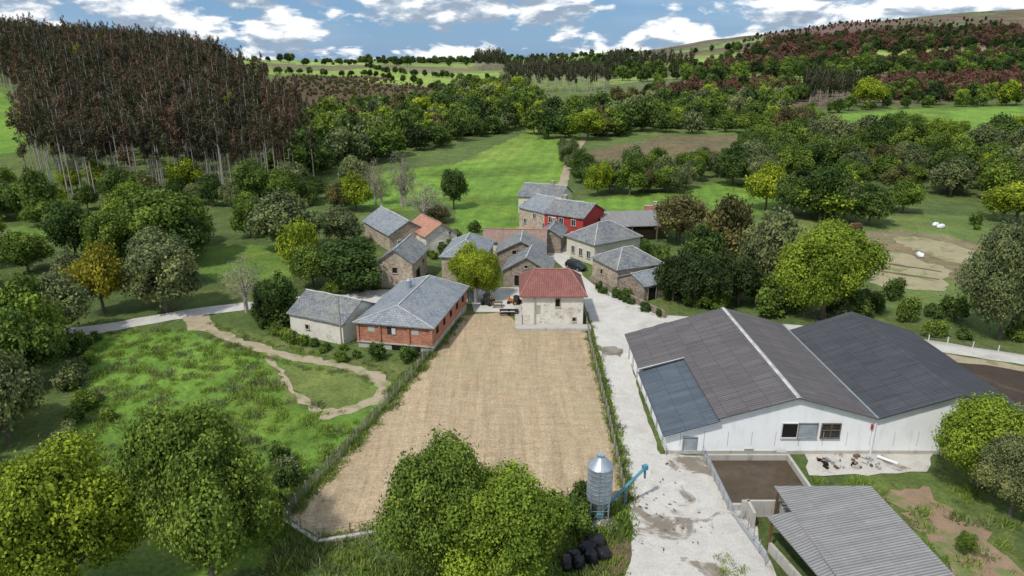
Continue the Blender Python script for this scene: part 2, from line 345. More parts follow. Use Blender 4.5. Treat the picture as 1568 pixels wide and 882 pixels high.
building("stone_gable_outbuilding",V2(-2.6,113.5),V2(5.6,113.0),7.0,3.2,5.3,STONED,SLATE,'gable','d',rc=RIDGE,ops=[('f',3,3.0,.7,.7,'dark')])
building("low_red_tile_outbuilding",V2(-5.2,122.5),V2(6.0,121.5),5.5,2.9,4.5,STONEP,TILEM,'gable','ab',rc=RIDGER)
building("slate_outhouse",V2(5.0,125.5),V2(9.2,124.5),7,3.2,4.6,STONED,SLATE,'gable','d',chim=(2,5))
building("cream_farmhouse",V2(10.2,123.2),V2(14.6,116.6),11.0,3.9,6.4,CREAM,SLATE,'hip','d',inset=4,
  ops=[('f',2,1.0,.9,1.3,'win'),('f',4.2,1.0,.9,1.3,'win'),('f',6.4,1.0,.9,1.3,'win'),('r',2,1.1,.9,1.2,'win'),('r',4.6,0,1,2,'door'),('r',7,1.1,.9,1.2,'win'),('r',9.4,1.1,.9,1.2,'win')])
building("red_farmhouse",V2(6.6,136.5),V2(14.0,131.5),9,5.2,7.2,REDP,SLATE,'gable','ab',chim=(2,5),ops=[('f',1.5,.9,.9,1.2,'win'),('f',4,0,1,2.1,'door'),('f',6.8,.9,.9,1.2,'win'),('f',1.5,3.4,.9,1.2,'win'),('f',4,3.4,.9,1.2,'win'),('f',6.8,3.4,.9,1.2,'win'),('l',4,3.2,.9,1.1,'win')])
building("long_slate_roof_house",V2(1.6,147),V2(8.0,139.5),11,4.2,6.2,STONE,SLATEL,'gable','ab',ops=[('f',2,1,.9,1,'win'),('f',5,2.6,.9,1,'win'),('f',8,1,.9,1,'win'),('l',3,2,.9,1,'win')])
building("slate_roof_village_house",V2(1.5,160),V2(11,156),9,4.2,6.4,CREAM,SLATE,'gable','ab',chim=(7,4.5),ops=[('f',2,2,.9,1.1,'win'),('f',5,2,.9,1.1,'win'),('f',8,2,.9,1.1,'win')])
building("slate_roof_stone_house",V2(13.5,109.6),V2(16.6,102.6),8.4,3.6,5.7,STONE,SLATE,'hip','d',inset=3.2,ops=[('f',3,1.5,.7,.8,'dark'),('r',3,1.5,.8,.9,'win')])
building("stone_lean_to_shed",V2(16.9,102.4),V2(20.0,97.6),5.2,2.4,3.6,STONED,SLATEL,'gable','d',over=.25,ops=[('r',1.6,0,1.6,2,'dark')])
op=empty("open_hay_shed"); q=MB()
for x in (19,24,29,33):
    for y in (133,141): q.box((x,y,1.7),(.25,.25,3.4),WOOD)
q.obj("posts",op); q=MB(); q.slab([(18,132,3.3),(34,134,3.3),(34,143,4.5),(18,141,4.5)],.12,CORRG); q.obj("roof",op)
q=MB(); q.poly([(18.5,140.8,0),(33.5,142.5,0),(33.5,142.5,4),(18.5,140.8,4)],STONED); q.box((27,137,.9),(5,2,1.8),WOOD); q.box((21.5,137,.6),(2.5,1.6,1.2),REDP); q.obj("stored_goods",op)
building("brick_chimney_outhouse",V2(29.0,146),V2(33,145.2),4,2.8,4.2,BRICK,TILE,'gable','ab',chim=(2,2))
building("white_garden_hut",V2(-7.1,97.6),V2(-5.4,97.4),1.9,2.1,2.7,WHITE,BLUEM,'gable','d',over=.12,ops=[('f',.85,0,.75,1.7,'panel')])
# ------------------------------------------------------------- big white barn
par=empty("white_barn"); w=MB(); Y0,Y1,Y2=55.5,78.2,76.0
prof=[(14.4,2.45),(25.9,5.85),(33.4,3.75),(40.6,6.15),(47.9,3.7)]
fr=[(14.4,2.3),(18.8,3.55),(18.8,3.72)]+prof[1:]
w.poly([(14.4,Y0,-.3),(47.9,Y0,-.3)]+[(x,Y0,z) for x,z in fr[::-1]],WHITE)
w.poly([(33.4,Y1,-.3),(14.4,Y1,-.3)]+[(x,Y1,z) for x,z in prof[:3]],WHITE)
w.poly([(47.9,Y2,-.3),(33.4,Y2,-.3)]+[(x,Y2,z) for x,z in prof[2:]],WHITE)
w.poly([(14.4,Y1,-.3),(14.4,Y0,-.3),(14.4,Y0,2.3),(14.4,Y1,2.3)],WHITE)
w.poly([(47.9,Y0,-.3),(47.9,Y2,-.3),(47.9,Y2,3.7),(47.9,Y0,3.7)],WHITE)
w.poly([(33.4,Y2,-.3),(33.4,Y1,-.3),(33.4,Y1,3.75),(33.4,Y2,3.75)],WHITE)
w.obj("walls",par)
r=MB(); u=.16; o=.45
def rs(x0,z0,x1,z1,ya,yb,m): r.slab([(x0,ya,z0+u),(x1,ya,z1+u),(x1,yb,z1+u),(x0,yb,z0+u)],.1,m)
zs=lambda x:2.45+(x-14.4)*(5.85-2.45)/11.5
rs(14.0,zs(14.0),18.8,zs(18.8),68.3,Y1+o,CORR); rs(18.8,zs(18.8),25.9,5.85,Y0-o,Y1+o,CORR)
rs(13.9,zs(13.9)-.28,18.95,zs(18.95)-.2,Y0-o-.1,68.5,CORRB)
rs(25.9,5.85,33.4,3.75,Y0-o,Y1+o,CORR); rs(33.4,3.75,40.6,6.15,Y0-o,Y2+o,CORRD); rs(40.6,6.15,48.3,3.6,Y0-o,Y2+o,CORRD)
r.obj("roof",par)
r=MB(); c_=.22
r.poly([(25.9-c_,Y0-o,6.0),(25.9,Y0-o,6.08),(25.9,Y1+o,6.08),(25.9-c_,Y1+o,6.0)],RIDGE); r.poly([(25.9,Y0-o,6.08),(25.9+c_,Y0-o,6.0),(25.9+c_,Y1+o,6.0),(25.9,Y1+o,6.08)],RIDGE)
r.cyl((33.35,Y0-o,3.93),(33.35,Y1,3.93),.09,.09,GALV,8)
r.cyl((18.87,Y0-o,3.86),(18.87,68.4,3.86),.05,.05,GALV,6); r.cyl((13.85,68.45,2.5),(18.9,68.45,3.95),.05,.05,GALV,6)
r.cyl((33.4,Y0-.12,3.8),(33.4,Y0-.12,.0),.07,.07,WHITEP,8); r.box((33.1,Y0-.1,2.9),(.18,.14,.5),REDP)
r.obj("ridge_cap_and_gutters",par)
g=MB()
def op_(x0,x1,z0,z1,m,fm=WFR):
    g.poly([(x0,Y0-.02,z0),(x1,Y0-.02,z0),(x1,Y0-.02,z1),(x0,Y0-.02,z1)],m)
    for a in(x0-.04,x1+.04): g.box((a,Y0-.05,(z0+z1)/2),(.08,.12,z1-z0),fm)
    g.box(((x0+x1)/2,Y0-.05,z1+.04),(x1-x0+.16,.14,.08),fm); g.box(((x0+x1)/2,Y0-.08,z0-.04),(x1-x0+.2,.2,.08),fm)
op_(24.9,26.3,1.75,3.2,DARK); op_(26.42,28.1,1.75,3.2,GREYP,GALV); op_(28.55,30.2,1.75,3.15,GLASS,WOOD); g.box((29.4,Y0-.07,2.45),(.08,.1,1.4),WOOD)
g.box((29.4,Y0-.07,2.5),(1.6,.1,.07),WOOD)
op_(15.9,17.1,.1,1.75,GREYP,GALV); op_(21.7,22.4,-.05,.5,RUST,CONC)
g.box((31,Y0-.06,.12),(33.4,.12,.5),CONC)
for i in range(15): g.box((15.6+i*2.2,Y0-.012,1.6),(.035,.03,1.5),CONC)
g.obj("windows_and_doors",par)
g=MB()
for i in range(8):
    y=57+i*2.8; g.box((14.34,y,1.15),(.14,.25,2.3),CONC)
g.obj("side_pillars",par)
# ------------------------------------------------------------- lower right open shed
par=empty("corrugated_cattle_shed"); r=MB()
r.slab([(20.7,46.1,3.0),(21.2,36.5,2.9),(24.4,28,2.9),(28.9,28,3.5),(27.9,45.4,3.5)],.1,CORRG)
r.slab([(18.9,42.7,2.8),(21.9,28,2.6),(24.2,28,2.75),(20.9,42.9,2.95)],.1,CORRG)
r.obj("roof",par)
q=MB()
for x,y in((19.2,42.3),(20.9,37.5),(22.4,32.5),(27.6,45),(28.2,38),(20.9,45.7),(24.3,45.4)): q.cyl((x,y,0),(x,y,2.7),.1,.1,RUST,8)
q.cyl((19.2,42.3,2.62),(22.4,32.5,2.5),.08,.08,RUST,8)
q.obj("posts",par)
q=MB(); q.box((18.9,45.6,.6),(.2,1.8,1.8),CONC); q.box((20.0,46.3,.6),(3.2,.2,1.8),CONC); q.box((24.5,46.0,.55),(6.0,.2,1.1),CONC); q.box((19.9,39.5,.35),(.25,5.5,.9),CONC,rz=.24); q.obj("low_walls",par)
# slurry pit
par=empty("slurry_pit"); q=MB()
q.poly([(17.9,47.2,.06),(25.2,47.2,.06),(25.2,54.3,.06),(17.9,54.3,.06)],plain("slurry",(.085,.062,.04),.25,0,.3,.7)); q.obj("slurry",par)
q=MB(); q.box((17.8,50.7,.3),(.25,7.6,.6),CONC); q.box((25.3,50.7,.3),(.25,7.6,.6),CONC); q.box((21.5,54.4,.3),(7.3,.25,.6),CONC); q.box((21.5,47.1,.3),(7.3,.25,.6),CONC); q.obj("rim_walls",par)
q=MB()
for i in range(12):
    y=40.6+i*1.3; x=18.4 if y<46 else 17.6
    q.cyl((x,y,0),(x,y,1.25),.035,.035,GALV,6)
for z in(.55,.9,1.22): q.cyl((17.6,46,z),(17.6,55,z),.03,.03,GALV,6); q.cyl((18.4,40.6,z),(17.6,46,z),.03,.03,GALV,6)
q.obj("railing",par)
# ------------------------------------------------------------- silo
par=empty("feed_silo"); q=MB(); sx,sy=6.9,46.0
for i in range(7): q.cyl((sx,sy,2.0+i*.42),(sx,sy,2.0+(i+1)*.42-.05),.98,.98,GALV,28); q.cyl((sx,sy,2.0+(i+1)*.42-.05),(sx,sy,2.0+(i+1)*.42),1.015,1.015,GALV,28)
q.cyl((sx,sy,4.94),(sx,sy,5.75),1.02,.28,GALV,28); q.cyl((sx,sy,5.75),(sx,sy,5.95),.3,.3,GALV,16); q.cyl((sx,sy,.75),(sx,sy,2.0),.2,.98,GALV,28); q.obj("body",par)
q=MB()
for i in range(4):
    a=math.pi/4+i*math.pi/2; c,s_=math.cos(a),math.sin(a)
    q.cyl((sx+c,sy+s_,0),(sx+c,sy+s_,3.4),.05,.05,GALV,6)
    a2=a+math.pi/2; q.cyl((sx+c,sy+s_,.3),(sx+math.cos(a2),sy+math.sin(a2),1.8),.025,.025,GALV,5); q.cyl((sx+c,sy+s_,1.2),(sx+math.cos(a2),sy+math.sin(a2),1.2),.025,.025,GALV,5)
for dx in(-.2,.2): q.cyl((sx+dx,sy-1.08,.8),(sx+dx,sy-1.08,5.1),.025,.025,GALV,5)
for i in range(14): q.cyl((sx-.2,sy-1.08,.9+i*.3),(sx+.2,sy-1.08,.9+i*.3),.015,.015,GALV,4)
q.obj("legs_and_ladder",par)
q=MB(); q.cyl((sx+.1,sy,.6),(10.9,48.3,3.2),.12,.12,BLUEM,10); q.box((10.9,48.3,3.25),(.4,.35,.4),BLUEM,rz=.5); q.cyl((9.2,47.3,0),(9.2,47.3,2.1),.04,.04,BLUEM,6); q.cyl((10.9,48.3,3.1),(10.95,48.35,2.2),.10,.09,BLUEM,8)
q.box((sx,sy,.5),(.6,.6,.4),BLUEM); q.obj("auger",par)
q=MB(); q.box((sx,sy,.02),(2.8,2.8,.12),CONC); q.obj("concrete_pad",par)
# silage bags
def blob(name,c,r,m,seed,par=None):
    rg=random.Random(seed); me=bpy.data.meshes.new(name); import bmesh
    bm=bmesh.new(); bmesh.ops.create_icosphere(bm,subdivisions=3,radius=1)
    ph=[rg.uniform(0,6) for _ in range(4)]
    for v in bm.verts:
        p=v.co; k=1+.10*math.sin(5*p.x+ph[0])*math.sin(4*p.y+ph[1])+.06*math.sin(11*p.z+ph[2]+6*p.x)
        zz=max(-.55,min(.75,p.z)); v.co=Vector((p.x*r[0]*k,p.y*r[1]*k,(zz+.55)*r[2]*k))
    bm.to_mesh(me); bm.free(); me.materials.append(m); o=bpy.data.objects.new(name,me); COL.objects.link(o); o.location=c
    for f in me.polygons: f.use_smooth=True
    o.rotation_euler[2]=rg.uniform(0,3)
    if par: o.parent=par
    return o
par=empty("black_silage_bags")
for i,(x,y) in enumerate([(868,868),(886,870),(880,856),(905,860),(899,846),(922,852),(912,838)]):
    p=P(x,y); blob("bag_%d"%i,(p.x,p.y,0),(random.uniform(.5,.8),random.uniform(.4,.6),random.uniform(.55,.8)),BLACKP,i,par)
# ------------------------------------------------------------- draped sheets
def chaikin(pts,n,closed=True):
    for _ in range(n):
        out=[]; m=len(pts)
        for i in range(m if closed else m-1):
            a=pts[i];b=pts[(i+1)%m]; out+=[a*.75+b*.25,a*.25+b*.75]
        if not closed: out=[pts[0]]+out+[pts[-1]]
        pts=out
    return pts
def sheet(name,px,z,m,jit=.15,smooth=0,seg=1.2):
    pts=[G2(*p) if not isinstance(p,Vector) else p for p in px]
    if smooth: pts=chaikin(pts,smooth)
    out=[]; rg=random.Random(len(name))
    for i in range(len(pts)):
        a=pts[i];b=pts[(i+1)%len(pts)]; n=max(1,int((b-a).length/seg))
        for j in range(n): out.append(a.lerp(b,j/n)+Vector((rg.uniform(-jit,jit),rg.uniform(-jit,jit))))
    v3=[Vector((p.x,p.y,0)) for p in out]; tri=tessellate_polygon([v3])
    me=bpy.data.meshes.new(name); me.from_pydata([(p.x,p.y,float(H(p.x,p.y))+z) for p in out],[],[t if (v3[t[1]]-v3[t[0]]).cross(v3[t[2]]-v3[t[0]]).z>0 else t[::-1] for t in tri]); me.materials.append(m)
    o=bpy.data.objects.new(name,me); COL.objects.link(o); return o
def ribbon(name,px,wd,z,m,jit=.15,step=1.5):
    pts=chaikin([G2(*p) if not isinstance(p,Vector) else p for p in px],3,False); rg=random.Random(3)
    d=[pts[0]]
    for p in pts[1:]:
        if (p-d[-1]).length>step: d.append(p)
    v=[];f=[]
    for i,p in enumerate(d):
        t=(d[min(i+1,len(d)-1)]-d[max(i-1,0)]).normalized(); n=V2(-t.y,t.x)
        for s in(-1,-.33,.33,1):
            q=p+n*s*(wd/2)+(n*rg.uniform(-jit,jit) if abs(s)==1 else V2(0,0)); v.append((q.x,q.y,float(H(q.x,q.y))+z))
    for i in range(len(d)-1):
        for j in range(3): f.append((i*4+j,i*4+4+j,i*4+5+j,i*4+1+j)[::-1])
    me=bpy.data.meshes.new(name); me.from_pydata(v,[],f); me.materials.append(m); o=bpy.data.objects.new(name,me); COL.objects.link(o); return o
# straw field: fine lengthwise raking, chopped straw speckle
m,nt,b=mat("mown_straw"); p=pos(nt)
lowd=noise(nt,p,.02,1,.4); sep=nd(nt,"ShaderNodeSeparateXYZ"); lk(nt,p,sep.inputs[0])
xx=math_(nt,'ADD',sep.outputs[0],math_(nt,'MULTIPLY',lowd,7.0))
cmb=nd(nt,"ShaderNodeCombineXYZ"); lk(nt,xx,cmb.inputs[0]); lk(nt,sep.outputs[1],cmb.inputs[1])
n1=noise(nt,mapping(nt,cmb.outputs[0],(1.9,.12,1)),1.0,6,.78); n2=noise(nt,p,.09,6,.65); n3=noise(nt,p,4.5,5,.85); n4=noise(nt,p,1.0,7,.8); n5=noise(nt,mapping(nt,cmb.outputs[0],(.35,.03,1)),1.0,3,.6); n6=noise(nt,mapping(nt,p,(.3,1.6,1),(0,0,.25)),1.0,5,.7)
col=ramp(nt,n1,[(.28,(.33,.25,.155)),(.46,(.48,.365,.235)),(.7,(.58,.455,.305))])
col=mix(nt,.75,col,ramp(nt,n3,[(.35,(.42,.40,.37)),(.58,(1.05,1.05,1.05))]),'MULTIPLY')
col=mix(nt,.5,col,ramp(nt,n4,[(.3,(.55,.53,.49)),(.6,(1.05,1.05,1.05))]),'MULTIPLY')
col=mix(nt,.35,col,ramp(nt,n5,[(.38,(.68,.68,.66)),(.6,(1.08,1.07,1.05))]),'MULTIPLY')
col=mix(nt,.35,col,ramp(nt,n6,[(.36,(.6,.6,.56)),(.56,(1.05,1.05,1.05))]),'MULTIPLY')
col=mix(nt,ramp(nt,n2,[(.50,(0,0,0)),(.72,(.5,.5,.5))]),col,(.32,.29,.15))
lk(nt,col,b.inputs["Base Color"]); bump(nt,b,n4,.6,.12); STRAW=m
def m_ground(name,c1,c2,c3,sc=.35,st=(.5,.62),amt=.8):
    m,nt,b=mat(name); p=pos(nt); n=noise(nt,p,sc,8,.7,.4); n2=noise(nt,p,sc*12,6,.75); n3=noise(nt,p,sc*.5,7,.65,1.0)
    col=ramp(nt,n2,[(.3,c1),(.7,c2)]); col=mix(nt,ramp(nt,n3,[(st[0],(0,0,0)),(st[1],(amt,amt,amt))]),col,c3)
    col=mix(nt,.5,col,ramp(nt,n,[(.3,(.6,.58,.55)),(.6,(1,1,1))]),'MULTIPLY')
    lk(nt,col,b.inputs["Base Color"]); bump(nt,b,n2,.3,.04); return m
ROAD=m_ground("pale_concrete_road",(.46,.44,.40),(.60,.58,.54),(.40,.37,.32),.3,(.55,.7))
YARD=m_ground("stained_concrete_yard",(.42,.40,.36),(.60,.575,.53),(.16,.125,.085),.55,(.54,.60))
DIRT=m_ground("bare_earth_track",(.30,.24,.16),(.46,.38,.27),(.18,.20,.07),.7,(.50,.64),.75)
SOIL=m_ground("bare_soil",(.10,.065,.04),(.20,.13,.08),(.08,.11,.03),.4,(.5,.62))
MUD=m_ground("dark_manure",(.035,.026,.02),(.085,.062,.045),(.12,.09,.06),.4,(.58,.7))
PLOT=m_ground("dry_garden_plot",(.26,.225,.125),(.40,.35,.22),(.14,.18,.05),.5,(.52,.64),.85)
REDS=m_ground("reddish_bare_earth",(.22,.145,.095),(.36,.25,.17),(.13,.18,.05),.6,(.48,.6),.9)
sheet("mown_field",[(703,484),(770,478),(797,499),(800,505),(897,503),(905,540),(930,640),(948,720),(957,768),(860,768),(700,800),(585,808),(487,826),(437,795),(470,757),(560,660),(640,570)],.03,STRAW,.25)
sheet("concrete_road",[(845,385),(870,392),(895,425),(915,440),(975,465),(1026,492),(965,510),(962,540),(985,620),(1012,700),(1040,703),(1000,760),(985,800),(965,775),(955,700),(935,610),(915,530),(903,490),(890,450),(868,415),(850,400)],.035,ROAD,.15)
sheet("concrete_yard",[(1008,697),(1098,697),(1135,760),(1165,830),(1190,882),(1200,960),(940,960),(960,882),(968,830),(965,790),(990,740)],.045,YARD,.25)
sheet("muddy_patch",[(918,532),(940,530),(958,538),(955,546),(925,545)],.05,m_ground("damp_mud",(.22,.19,.15),(.34,.31,.26),(.12,.10,.07),.9,(.4,.6)),.35,1,.5)
sheet("village_courtyard",[(725,478),(720,455),(740,440),(800,440),(810,478)],.04,ROAD,.1)
sheet("village_street",[(765,372),(790,350),(850,352),(880,390),(860,400),(800,392)],.03,ROAD,.2)
sheet("rear_concrete_apron",[(430,458),(520,447),(610,443),(660,440),(640,480),(565,478),(450,476)],.042,ROAD,.2)
sheet("barn_front_apron",[(1232,694),(1360,692),(1430,692),(1420,722),(1350,727),(1240,728)],.045,YARD,.2)
ribbon("country_lane",[(455,466),(380,468),(300,478),(230,490),(160,503),(60,515),(-120,540)],3.6,.034,ROAD,.15)
ribbon("country_lane",[(1020,490),(1120,495),(1365,520),(1450,533),(1568,551),(1800,590)],3.6,.034,ROAD,.15)
ribbon("dirt_track",[(303,478),(312,500),(345,516),(400,535),(470,552),(540,563),(585,580),(590,600),(560,622),(515,634),(485,634)],1.7,.03,DIRT,.45,.8)
ribbon("faint_wheel_track",[(487,632),(455,608),(430,570),(412,544)],.8,.045,DIRT,.4,.8)
ribbon("dirt_track",[(800,352),(835,325),(858,298),(866,265),(878,235),(895,212)],2.8,.08,DIRT,.3,2.5)
sheet("dirt_patch",[(280,486),(318,484),(330,498),(318,508),(288,506)],.05,DIRT,.3)
sheet("manure_yard",[(1395,545),(1480,553),(1600,575),(1640,640),(1480,608)],.03,MUD,.3,1)
ribbon("farm_path",[(1375,535),(1450,548),(1520,557),(1620,575)],2.0,.05,DIRT,.3)
sheet("bare_soil_strip",[(1345,745),(1400,740),(1490,800),(1560,870),(1620,960),(1500,960),(1450,860),(1390,800)],.03,REDS,.8,1,.7)
sheet("grass_free_soil",[(905,810),(960,815),(960,870),(925,900),(890,880)],.03,SOIL,.4,1)
sheet("vegetable_plot",[(1308,384),(1380,385),(1455,415),(1440,447),(1340,436),(1310,400)],.03,PLOT,.8)
sheet("vegetable_plot",[(1360,366),(1410,362),(1500,385),(1560,400),(1470,408),(1380,375)],.03,PLOT,.8,1)
for a,bq in (((1320,398),(1452,418)),((1325,412),(1448,430))): ribbon("furrow_row",[a,((a[0]+bq[0])/2,(a[1]+bq[1])/2),bq],1.0,.05,SOIL,.3)
# ------------------------------------------------------------- terrain
azd=np.radians(np.linspace(-46,46,760)); azc=np.radians(np.concatenate([np.linspace(48,180,34),np.linspace(-178,-48,34)]))
az=np.concatenate([azd,azc]); NA=len(az); rr=np.geomspace(14,7500,560); NR=len(rr)
R_,A_=np.meshgrid(rr,az,indexing='ij'); X=(R_*np.sin(A_)).ravel(); Y=(R_*np.cos(A_)).ravel(); Z=H(X,Y)
base=np.array([.115,.165,.048])[None,:]*np.ones((len(X),1))
nbig=fbm(X/60,Y/60,21)[:,None]
base=base*(.75+.5*nbig)
th=.6; xr=X*math.cos(th)-Y*math.sin(th); yr=X*math.sin(th)+Y*math.cos(th)
wx=xr+60*(fbm(X/200,Y/200,5)-.5)*2; wy=yr+60*(fbm(X/200,Y/200,6)-.5)*2
cx=np.floor(wx/150).astype(np.int64); cy=np.floor(wy/230).astype(np.int64); h1=hsh(cx,cy,1); h2=hsh(cx,cy,2)
pal=np.array([[.20,.30,.08],[.26,.35,.10],[.14,.20,.07],[.19,.175,.10],[.13,.145,.08],[.23,.32,.085]])
pcol=pal[(h1*5.99).astype(int)]*(.85+.3*h2)[:,None]
f1=sm(500,800,Y)[:,None]; base=base*(1-f1)+pcol*f1
kk=X/np.maximum(Y,1)
heath=np.clip(sm(.10,.22,kk)*sm(1050,1300,Y)*(.9+.2*(fbm(X/250,Y/250,31)>.5)),0,1)[:,None]
hn=fbm(X/130,Y/130,33)[:,None]; hc=np.array([.165,.105,.09])*(1-sm(.44,.56,hn))+np.array([.135,.15,.08])*sm(.44,.56,hn); hc=hc*(.35+1.1*fbm(X/38,Y/38,35))[:,None]
base=base*(1-heath)+hc*heath
BR=(.15,.25,.047); BR2=(.165,.29,.045); LG=(.26,.36,.08)
def inpoly(px,jit,x,y):
    pts=[P(*p) for p in px]; xs=[p.x for p in pts]; ys=[p.y for p in pts]
    sel=np.nonzero((x>min(xs)-5)&(x<max(xs)+5)&(y>min(ys)-5)&(y<max(ys)+5))[0]
    xx=x[sel]+jit*(fbm(x[sel]/(jit*3+1),y[sel]/(jit*3+1),41)-.5)*2; yy=y[sel]+jit*(fbm(x[sel]/(jit*3+1),y[sel]/(jit*3+1),42)-.5)*2
    ins=np.zeros(len(sel),bool); n=len(pts)
    for i in range(n):
        a,b_=pts[i],pts[(i+1)%n]
        if a.y==b_.y: continue
        c=((a.y>yy)!=(b_.y>yy))&(xx<(b_.x-a.x)*(yy-a.y)/(b_.y-a.y)+a.x); ins^=c
    return sel[ins]
zones=[
([(150,505),(290,500),(400,535),(560,570),(600,600),(590,640),(520,700),(440,770),(430,882),(200,930),(-100,930),(-100,800),(120,690),(130,600)],BR2,3),
([(0,790),(200,740),(300,882),(0,900)],(.15,.23,.05),3),
([(420,560),(470,556),(560,572),(570,600),(520,628),(450,610)],(.20,.25,.07),1.5),
([(330,500),(430,520),(540,550),(640,560),(600,580),(540,555),(400,525)],(.18,.21,.07),1.5),
([(515,280),(600,262),(700,250),(830,213),(895,210),(870,260),(850,325),(790,352),(700,362),(690,310),(620,325),(545,312)],BR2,2),
([(700,250),(820,195),(825,215),(800,240),(760,250)],(.22,.33,.06),2),
([(300,380),(440,370),(450,420),(360,440),(300,420)],BR,3),
([(20,345),(150,345),(150,365),(20,370)],BR,3),
([(868,308),(1000,297),(1110,280),(1215,290),(1160,335),(1000,345),(880,332)],BR2,2),
([(1190,182),(1420,166),(1640,160),(1640,215),(1420,210),(1300,218),(1190,208)],BR2,4),
([(900,235),(1010,208),(1190,208),(1170,240),(1000,255),(915,255)],(.17,.14,.08),6),
([(930,166),(1040,152),(1165,150),(1165,162),(960,180)],BR2,4),
([(1100,330),(1568,330),(1568,480),(1300,470),(1230,420)],(.15,.21,.06),3),
([(1300,355),(1380,350),(1568,385),(1568,430),(1460,430),(1400,400),(1300,380)],(.25,.21,.13),3),
([(1230,480),(1568,500),(1568,550),(1360,515)],(.11,.16,.045),1),
([(390,135),(450,113),(560,116),(700,138),(720,155),(640,180),(470,165),(400,150)],(.125,.08,.055),8),
([(345,118),(345,106),(560,104),(780,112),(770,134),(660,132),(570,117),(450,112)],LG,6),
([(330,84),(400,97),(420,108),(345,108),(330,100)],LG,6),
([(150,60),(260,68),(250,78),(150,70)],LG,8),
([(0,140),(62,190),(40,232),(-60,240),(-60,130)],BR2,4),
([(560,120),(700,128),(660,134),(560,126)],LG,5),
([(880,96),(1000,83),(1110,66),(1190,54),(1180,60),(1060,78),(930,96)],(.20,.28,.09),10),
([(1060,100),(1210,95),(1330,85),(1210,108)],(.19,.26,.08),10),
([(1330,112),(1568,100),(1568,150),(1200,165),(1190,140)],(.16,.12,.085),10),
([(1450,70),(1568,50),(1568,72),(1480,80)],(.25,.19,.14),10),
([(1370,80),(1420,72),(1420,80),(1375,88)],(.36,.40,.10),10),
([(1130,118),(1240,114),(1240,128),(1150,135)],LG,8),
([(1300,720),(1568,720),(1568,960),(1300,960)],(.15,.205,.055),2),
([(640,200),(690,205),(820,190),(800,196),(640,215)],BR2,3),
]
for zi,(px,c,j) in enumerate(zones):
    s=inpoly(px,j,X,Y); base[s]=np.array(c)
    if zi in(4,5,8,9):
        st=np.sin((X[s]*math.cos(.15)-Y[s]*math.sin(.15))*2*math.pi/4.2+3*fbm(X[s]/30,Y[s]/30,61)); base[s]*=(1+.08*st)[:,None]
        dk=sm(.52,.68,fbm(X[s]/22,Y[s]/22,63))*.28; base[s]*=(1-dk)[:,None]
q1=fbm(X/9,Y/9,55)[:,None]; yel=sm(.5,.72,q1)*.5; base=base*(1-yel)+base*np.array([1.4,1.12,1.15])*yel
base*= (0.80+.40*fbm(X/7,Y/7,51))[:,None]*(.8+.4*fbm(X/28,Y/28,57))[:,None]
V=np.stack([X,Y,Z],1); V=np.vstack([V,[[0,0,0]]]); base=np.vstack([base,[[.11,.16,.045]]])
i,j=np.meshgrid(np.arange(NR-1),np.arange(NA),indexing='ij'); j2=(j+1)%NA
quads=np.stack([i*NA+j,i*NA+j2,(i+1)*NA+j2,(i+1)*NA+j],-1).reshape(-1,4)[:,::-1]
cj=np.arange(NA); tris=np.stack([np.full(NA,len(V)-1),(cj+1)%NA,cj],-1)[:,::-1]
me=bpy.data.meshes.new("terrain"); me.vertices.add(len(V)); me.vertices.foreach_set("co",V.astype(np.float32).ravel())
lv=np.concatenate([quads.ravel(),tris.ravel()]); me.loops.add(len(lv)); me.loops.foreach_set("vertex_index",lv.astype(np.int32))
me.polygons.add(len(quads)+len(tris)); ls=np.concatenate([np.arange(len(quads))*4,len(quads)*4+np.arange(len(tris))*3]); me.polygons.foreach_set("loop_start",ls.astype(np.int32))
me.polygons.foreach_set("use_smooth",np.ones(len(ls),bool)); me.update(calc_edges=True); me.validate()
at=me.color_attributes.new("gcol",'FLOAT_COLOR','POINT'); at.data.foreach_set("color",np.hstack([base,np.ones((len(V),1))]).astype(np.float32).ravel())
m,nt,b=mat("meadow_ground"); p=pos(nt); a=nd(nt,"ShaderNodeAttribute",attribute_name="gcol")
n1=noise(nt,p,.22,8,.7,.5); n2=noise(nt,p,2.2,7,.78); n3=noise(nt,mapping(nt,p,(1,.35,1),(0,0,.5)),.9,7,.75)
col=mix(nt,.85,a.outputs["Color"],ramp(nt,n1,[(.3,(.6,.62,.55)),(.55,(1,1,1)),(.75,(1.35,1.25,1.1))]),'MULTIPLY')
col=mix(nt,.9,col,ramp(nt,n2,[(.28,(.38,.41,.37)),(.52,(1.05,1.05,1.05)),(.75,(1.5,1.4,1.2))]),'MULTIPLY')
col=mix(nt,.65,col,ramp(nt,n3,[(.3,(.5,.55,.45)),(.6,(1.1,1.1,1.0))]),'MULTIPLY')
lk(nt,col,b.inputs["Base Color"]); b.inputs["Roughness"].default_value=.95; bump(nt,b,n2,.9,.35)
me.materials.append(m); to=bpy.data.objects.new("terrain",me); COL.objects.link(to)
